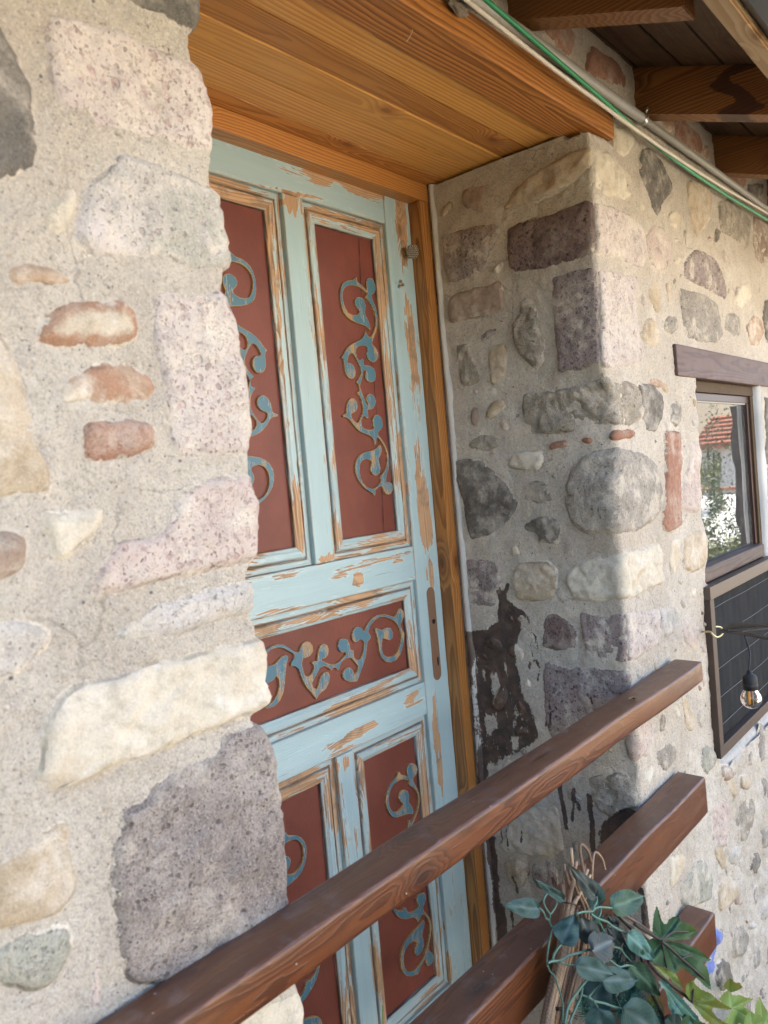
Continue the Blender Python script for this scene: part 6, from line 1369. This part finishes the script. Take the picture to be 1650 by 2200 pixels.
lobed([(690, 1490), (640, 1440), (610, 1380), (605, 1290), (640, 1240), (690, 1210), (740, 1270), (790, 1320), (850, 1350), (930, 1380), (1000, 1450), (1080, 1510), (1215, 1583), (1100, 1590), (960, 1560), (940, 1600), (1000, 1680), (1060, 1720), (1150, 1770), (1150, 1860), (1000, 1850), (900, 1750), (830, 1700), (760, 1600), (700, 1530)], (692, 1482), [(650, 1260), (930, 1400), (1180, 1578), (1120, 1800)], MYG, -0.19)
lobed([(1180, 1580), (1110, 1560), (1060, 1500), (1035, 1440), (1090, 1370), (1165, 1338), (1190, 1400), (1230, 1400), (1300, 1400), (1370, 1430), (1470, 1452), (1400, 1500), (1350, 1550), (1420, 1590), (1470, 1650), (1510, 1740), (1500, 1850), (1380, 1830), (1300, 1760), (1200, 1800), (1110, 1800), (1090, 1720), (1150, 1650)], (1185, 1580), [(1160, 1370), (1440, 1460), (1480, 1720), (1130, 1760)], MLT, -0.14)
lobed([(262, 1222), (320, 1208), (400, 1270), (470, 1350), (560, 1440), (620, 1500), (700, 1600), (770, 1680), (800, 1800), (620, 1820), (560, 1700), (510, 1640), (440, 1640), (380, 1540), (380, 1450), (340, 1340), (290, 1290)], (275, 1225), [(770, 1760), (420, 1620), (600, 1720)], MBL, -0.205)
lobed([(150, 972), (200, 1000), (260, 1040), (340, 1060), (400, 1085), (480, 1130), (520, 1200), (560, 1270), (590, 1350), (500, 1290), (440, 1240), (400, 1150), (395, 1215), (330, 1170), (260, 1090), (190, 1040)], (155, 975), [(580, 1335), (390, 1200)], MLT, -0.155)
lobed([(1480, 1850), (1480, 1700), (1490, 1520), (1545, 1425), (1590, 1520), (1640, 1600), (1690, 1700), (1720, 1850)], (1580, 1850), [(1545, 1450), (1660, 1640)], MLT, -0.10, ragged=0.5)
lobed([(360, 1790), (340, 1730), (400, 1650), (480, 1620), (540, 1660), (570, 1760), (560, 1850), (420, 1850)], (460, 1840), [(470, 1640), (380, 1700)], EUD, -0.15)
lobed([(110, 1480), (160, 1390), (240, 1400), (300, 1480), (340, 1600), (330, 1720), (240, 1700), (180, 1620), (120, 1560)], (320, 1690), [(150, 1430), (290, 1490)], MYG, -0.115)
lobed([(-560, 1850), (-540, 1700), (-470, 1600), (-380, 1560), (-300, 1600), (-330, 1700), (-400, 1850)], (-480, 1850), [(-340, 1610), (-460, 1640)], MYG, -0.10)
lobed([(-1150, 1700), (-1080, 1620), (-980, 1600), (-900, 1680), (-880, 1800), (-1000, 1850), (-1100, 1800)], (-1000, 1830), [(-1080, 1650), (-930, 1680)], MDK, -0.10)
lobed([(520, 1850), (560, 1700), (640, 1640), (700, 1700), (760, 1720), (860, 1760), (900, 1850)], (690, 1850), [(640, 1660), (850, 1770)], MDK, -0.21)
lobed([(-150, 1800), (-120, 1690), (-40, 1650), (40, 1700), (60, 1800), (-40, 1860)], (-40, 1850), [(-100, 1690), (20, 1710)], MDK, -0.12)
lobed([(1080, 1300), (1120, 1220), (1180, 1180), (1230, 1240), (1300, 1250), (1330, 1310), (1260, 1350), (1180, 1370)], (1170, 1370), [(1180, 1200), (1310, 1300)], MYG, -0.05)
lobed([(1330, 1850), (1360, 1680), (1420, 1590), (1480, 1640), (1560, 1650), (1600, 1760), (1540, 1850)], (1440, 1850), [(1420, 1610), (1580, 1740)], MLT, -0.16)
def vst(pts, y, r=0.0026): tube('stem', smooth_path([P3(p, y) for p in zz(*WZ, pts)], 6), r, VINE, mv, 8)
vst([(-40, 500), (60, 570), (200, 655), (310, 730), (430, 830), (560, 950), (700, 1070), (840, 1195)], -0.172, 0.0028)
vst([(140, 980), (230, 1100), (330, 1190), (450, 1290), (560, 1375), (640, 1440), (720, 1510), (860, 1640), (1000, 1780)], -0.18, 0.0034)
vst([(690, 1490), (700, 1400), (705, 1320)], -0.193, 0.002); vst([(305, 720), (380, 650), (460, 605), (560, 598), (640, 605)], -0.180, 0.0018)
vst([(560, 950), (620, 920), (700, 910)], -0.172, 0.0016); vst([(300, 740), (330, 880), (365, 1050)], -0.168, 0.0018)
vst([(190, 1400), (240, 1500), (300, 1620), (330, 1800)], -0.13, 0.004)
# lone green blade of a plant below the door
BLD = simple('green_blade', (0.16, 0.27, 0.05), 0.5, 0.1, 60, 0.2)
a, b = onY(823, 2160, 0.22), onY(829, 2230, 0.22); V = []; F = []
for i in range(16):
    t = i / 15; w = 0.006 * math.sin(math.pi * min(1, 0.04 + t * 0.75)) ; z = a[2] + (-0.13 - a[2]) * t
    for s in (-1, 0, 1): V.append((a[0] + 0.01 * t * t + s * w, 0.22 + 0.03 * t + abs(s) * 0.002, z))
for i in range(15):
    for k in range(2): F.append((i * 3 + k, i * 3 + k + 1, i * 3 + k + 4, i * 3 + k + 3))
tag(mesh_obj('plant_blade', V, F, BLD, None, True), 'thin yellow green plant blade rising before the foot of the door', 'plant')

# ================================================================== the ground, and what the window mirrors
GRD = NT('dry_earth'); v = GRD.pos(); n = GRD.noise(v, 0.6, 6, 0.6); n2 = GRD.noise(v, 14, 5, 0.6)
GRD = GRD.out(GRD.mix(n2, GRD.mix(n, (0.28, 0.225, 0.15), (0.37, 0.30, 0.20)), (0.24, 0.195, 0.125)), 0.95)
V = []; F = []; rs = [0, 1, 2, 3, 4.5, 6, 8, 11, 15, 20, 27, 36, 50, 70, 100, 150, 220, 330, 500, 800, 1200]; m = 48
for i, r in enumerate(rs):
    for k in range(m):
        a = 2 * math.pi * k / m; x, y = r * math.cos(a) + 1.0, r * math.sin(a)
        z = -0.62 - 3.4 * float(sstep(9, 24, r)) + (float(sstep(160, 900, r)) * (75 + 45 * math.sin(a * 3 + 1) + 22 * math.sin(a * 7)))
        V.append((x, y, z))
for i in range(len(rs) - 1):
    for k in range(m): F.append((i * m + k, i * m + (k + 1) % m, (i + 1) * m + (k + 1) % m, (i + 1) * m + k))
kind(mesh_obj('ground', V, F, GRD, None, True), 'structure')
PAVE = simple('dark_earth_terrace', (0.075, 0.062, 0.048), 0.95, 0.4, 12, 0.25)
kind(box('terrace_floor', -3.5, 6.5, -3.0, 0.0, -0.70, -0.60, PAVE), 'structure')  # unseen ground, kept dark to cut light bounced onto the lower door
YARD = simple('pale_gravel', (0.42, 0.365, 0.28), 0.95, 0.5, 14, 0.12)
kind(box('added_gravel_pavement', -0.6, 8.5, -11.0, -3.0, -0.70, -0.605, YARD), 'structure')  # unseen pale sheet, added to bounce sunlight onto the wall fronts
def mir(pxx, pyy, x):
    d = ray(pxx, pyy); h = P + d * ((0.035 - P[1]) / d[1]); d = np.array([d[0], -d[1], d[2]]); return h + d * ((x - h[0]) / d[0])
LIMEW = simple('lime_white_wall', (0.72, 0.71, 0.68), 0.9, 0.3, 6, 0.06)
RTILE = simple('red_roof_tiles', (0.46, 0.17, 0.10), 0.8, 0.3, 8, 0.2)
DKW = simple('dark_window_opening', (0.03, 0.03, 0.03), 0.6)
HX = 30.0
hs = thing('village_house', 'white village house with red tiled roof mirrored in the window pane', 'house')
pr0 = mir(1528, 955, HX); pr1 = mir(1600, 893, HX + 2.2)
yl, yr_ = mir(1516, 950, HX)[1], mir(1640, 950, HX)[1]
y0h, y1h = min(yl, yr_) - 0.2, max(yl, yr_) + 2.5
ze = mir(1545, 955, HX)[2]; zr_ = mir(1545, 893, HX + 2.2)[2]
box('wall', HX, HX + 5, y0h, y1h, -4.2, ze, LIMEW, hs)
V = [(HX - .3, y0h - .2, ze), (HX - .3, y1h + .2, ze), (HX + 2.4, y1h + .2, zr_), (HX + 2.4, y0h - .2, zr_), (HX + 5.3, y1h + .2, ze), (HX + 5.3, y0h - .2, ze)]
mesh_obj('roof', V + [(a, b, c - .12) for a, b, c in V], [(0, 1, 2, 3), (3, 2, 4, 5), (6, 9, 8, 7), (9, 11, 10, 8), (0, 6, 7, 1), (5, 4, 10, 11)], RTILE, hs)
for j in range(7):
    t = j / 7; t2 = (j + 0.55) / 7; q0 = (HX - .3 + 2.7 * t, ze + (zr_ - ze) * t + 0.03); q1 = (HX - .3 + 2.7 * t2, ze + (zr_ - ze) * t2 + 0.05)
    mesh_obj('tile_row', [(q0[0], y0h - .2, q0[1]), (q0[0], y1h + .2, q0[1]), (q1[0], y1h + .2, q1[1]), (q1[0], y0h - .2, q1[1]), (q0[0], y0h - .2, q0[1] + .05), (q0[0], y1h + .2, q0[1] + .05)], [(0, 1, 5, 4), (4, 5, 2, 3)], RTILE, hs)
for pxx in (1524, 1536, 1548):
    a = mir(pxx - 4, 972, HX - .02); b = mir(pxx + 3, 1015, HX - .02); box('window', HX - .03, HX + .05, min(a[1], b[1]), max(a[1], b[1]), min(a[2], b[2]), max(a[2], b[2]), DKW, hs)
gx = 24.0
gw = thing('garden_wall', 'white garden wall with tile coping mirrored in the window pane', 'wall')
ya, yb_ = mir(1490, 1040, gx)[1], mir(1650, 1040, gx)[1]; z1 = mir(1540, 1052, gx)[2]
box('wall_body', gx, gx + 0.3, min(ya, yb_) - 1, max(ya, yb_) + 3, -4.2, z1 - .03, LIMEW, gw)
box('coping', gx - .08, gx + 0.38, min(ya, yb_) - 1, max(ya, yb_) + 3, z1 - .03, z1 + 0.05, RTILE, gw)
# a sunlit pale slope below the garden wall
a = mir(1540, 1062, 23.9); b = mir(1540, 1230, 17)
V = [(23.95, a[1] - 3, a[2]), (23.95, a[1] + 4, a[2]), (17, b[1] + 4, b[2]), (17, b[1] - 3, b[2]), (12, -9, -4.0), (12, 3, -4.0)]
kind(mesh_obj('chalk_terrain', V, [(0, 1, 2, 3), (3, 2, 5, 4)], simple('chalk_white_ground', (0.74, 0.72, 0.66), 0.95, 0.4, 3, 0.1)), 'structure')
PIL = simple('rough_pillar_plaster', (0.085, 0.075, 0.066), 0.95, 0.7, 10, 0.3)
bm = bmesh.new(); p0 = mir(1576, 1000, 7.0); 
bmesh.ops.create_grid(bm, x_segments=1, y_segments=1, size=1); bm.clear()
V = []; F = []; n = 30
for i in range(n + 1):
    z = -0.62 + (mir(1580, 872, 7.0)[2] + 0.62) * i / n
    w = 0.035 * float(vnoise(z * 2.3, 1.0)) + 0.02 * float(vnoise(z * 7, 4.0))
    V += [(7.0, p0[1] + w, z), (7.0, p0[1] + 0.40, z), (7.4, p0[1] + 0.40, z), (7.4, p0[1] + w, z)]
for i in range(n):
    for k in range(4): F.append((i * 4 + k, i * 4 + (k + 1) % 4, i * 4 + 4 + (k + 1) % 4, i * 4 + 4 + k))
F.append((n * 4, n * 4 + 1, n * 4 + 2, n * 4 + 3))
tag(mesh_obj('added_pillar', V, F, PIL), 'rough dark pillar added out of view to darken part of the window reflection', 'pillar')  # made-up pillar that gives the pane its dark band
BARK = simple('tree_bark', (0.12, 0.09, 0.065), 0.9, 0.6, 20, 0.3)
LEAF = [simple('leaf_green_%s' % k, c, 0.6, 0, 8, 0.35) for k, c in (('deep', (0.045, 0.085, 0.03)), ('mid', (0.075, 0.12, 0.04)), ('pale', (0.14, 0.17, 0.06)))]
def tree(name, x, y, zb, zt, rad, lm, n, label, cat='tree', group=None):
    o = thing(name, label, cat, group=group)
    if zt - zb > 1.5: tube('trunk', [(x, y, zb), (x + .1, y + .05, zb + (zt - zb) * .4), (x, y, zb + (zt - zb) * .75)], [rad * .12, rad * .09, rad * .04], BARK, o, 8)
    V = []; F = []; zc = zb + (zt - zb) * (0.6 if zt - zb > 1.5 else 0.5); hz = (zt - zb) * (0.42 if zt - zb > 1.5 else 0.5)
    cl = [rng.normal(0, 0.42, 3) for _ in range(16)]
    for i in range(n):
        c = cl[i % 16] + rng.normal(0, 0.22, 3); p = np.array([x + c[0] * rad, y + c[1] * rad, zc + c[2] * hz]); s = rad * rng.uniform(.05, .10)
        u = rng.normal(0, 1, 3); u /= np.linalg.norm(u); w = np.cross(u, rng.normal(0, 1, 3)); w /= np.linalg.norm(w) + 1e-9; k = len(V)
        V += [p - u * s, p + w * s * .6, p + u * s, p - w * s * .6]; F.append((k, k + 1, k + 2, k + 3))
    mesh_obj('crown', V, F, lm, o)
q = mir(1508, 930, 22); tree('tree', q[0], q[1] + 0.35, -4.0, mir(1508, 872, 22)[2] + .2, 0.5, LEAF[0], 3000, 'dark green tree beside the tiled house mirrored in the window')
q = mir(1500, 1010, 20); tree('shrub', q[0], q[1], q[2] - 0.9, q[2] + 0.5, 0.5, LEAF[2], 900, 'yellow green shrub under the dark tree mirrored in the window', 'shrub')
q = mir(1515, 1140, 12); tree('shrub', q[0], q[1], q[2] - 0.5, q[2] + 0.45, 0.36, LEAF[1], 700, 'loose green shrub before the white slope mirrored in the window', 'shrub')
q = mir(1580, 1140, 11); tree('shrub', q[0], q[1], q[2] - 0.7, q[2] + 0.35, 0.30, LEAF[0], 1200, 'dense dark shrub below the added pillar in the mirrored view', 'shrub')
q = mir(1540, 1185, 10); tree('shrub', q[0], q[1], q[2] - 0.4, q[2] + 0.28, 0.45, LEAF[2], 1500, 'pale dry shrub at the foot of the mirrored view', 'shrub')

# tall dark hedge and white house, both unseen, added to shape the light
nb = thing('reflector_house', 'white shuttered house added out of view to bounce sunlight onto the wall', 'house')
box('wall', -0.5, 9.0, -15.5, -9.2, -0.9, 4.6, simple('bright_limewash', (0.80, 0.78, 0.73), 0.9, 0.3, 5, 0.05), nb)
mesh_obj('roof', [(-1, -8.7, 4.45), (9.5, -8.7, 4.45), (9.5, -12.3, 6.2), (-1, -12.3, 6.2), (9.5, -16, 4.45), (-1, -16, 4.45)], [(0, 1, 2, 3), (3, 2, 4, 5), (0, 5, 4, 1)], RTILE, nb)
SHUT = simple('brown_shutter', (0.12, 0.06, 0.03), 0.6)
for x_ in (1.0, 4.0, 7.0):
    w_ = box('window', x_ - .45, x_ + .45, -9.24, -9.16, 0.6, 1.9, DKW, nb)
    box('shutter', x_ - .95, x_ - .48, -9.19, -9.13, 0.55, 1.95, SHUT, nb); box('shutter', x_ + .48, x_ + .95, -9.19, -9.13, 0.55, 1.95, SHUT, nb)
hd = thing('blocker_hedge', 'tall dark evergreen hedge added out of view to hold back light from one side', 'blocker_hedge')  # unseen, added to block sky light and keep the reveal darker
V = []; F = []
for i in range(6000):
    p = np.array([-4.2 + rng.normal(0, .35), rng.uniform(-9, -0.6), rng.uniform(-0.6, 2.5)]); s_ = rng.uniform(.06, .13)
    u = rng.normal(0, 1, 3); u /= np.linalg.norm(u); w = np.cross(u, rng.normal(0, 1, 3)); w /= np.linalg.norm(w) + 1e-9; k = len(V)
    V += [p - u * s_, p + w * s_ * .6, p + u * s_, p - w * s_ * .6]; F.append((k, k + 1, k + 2, k + 3))
mesh_obj('foliage', V, F, LEAF[0], hd)
box('hedge_core', -4.4, -4.0, -9, -0.6, -0.6, 2.3, LEAF[0], hd)
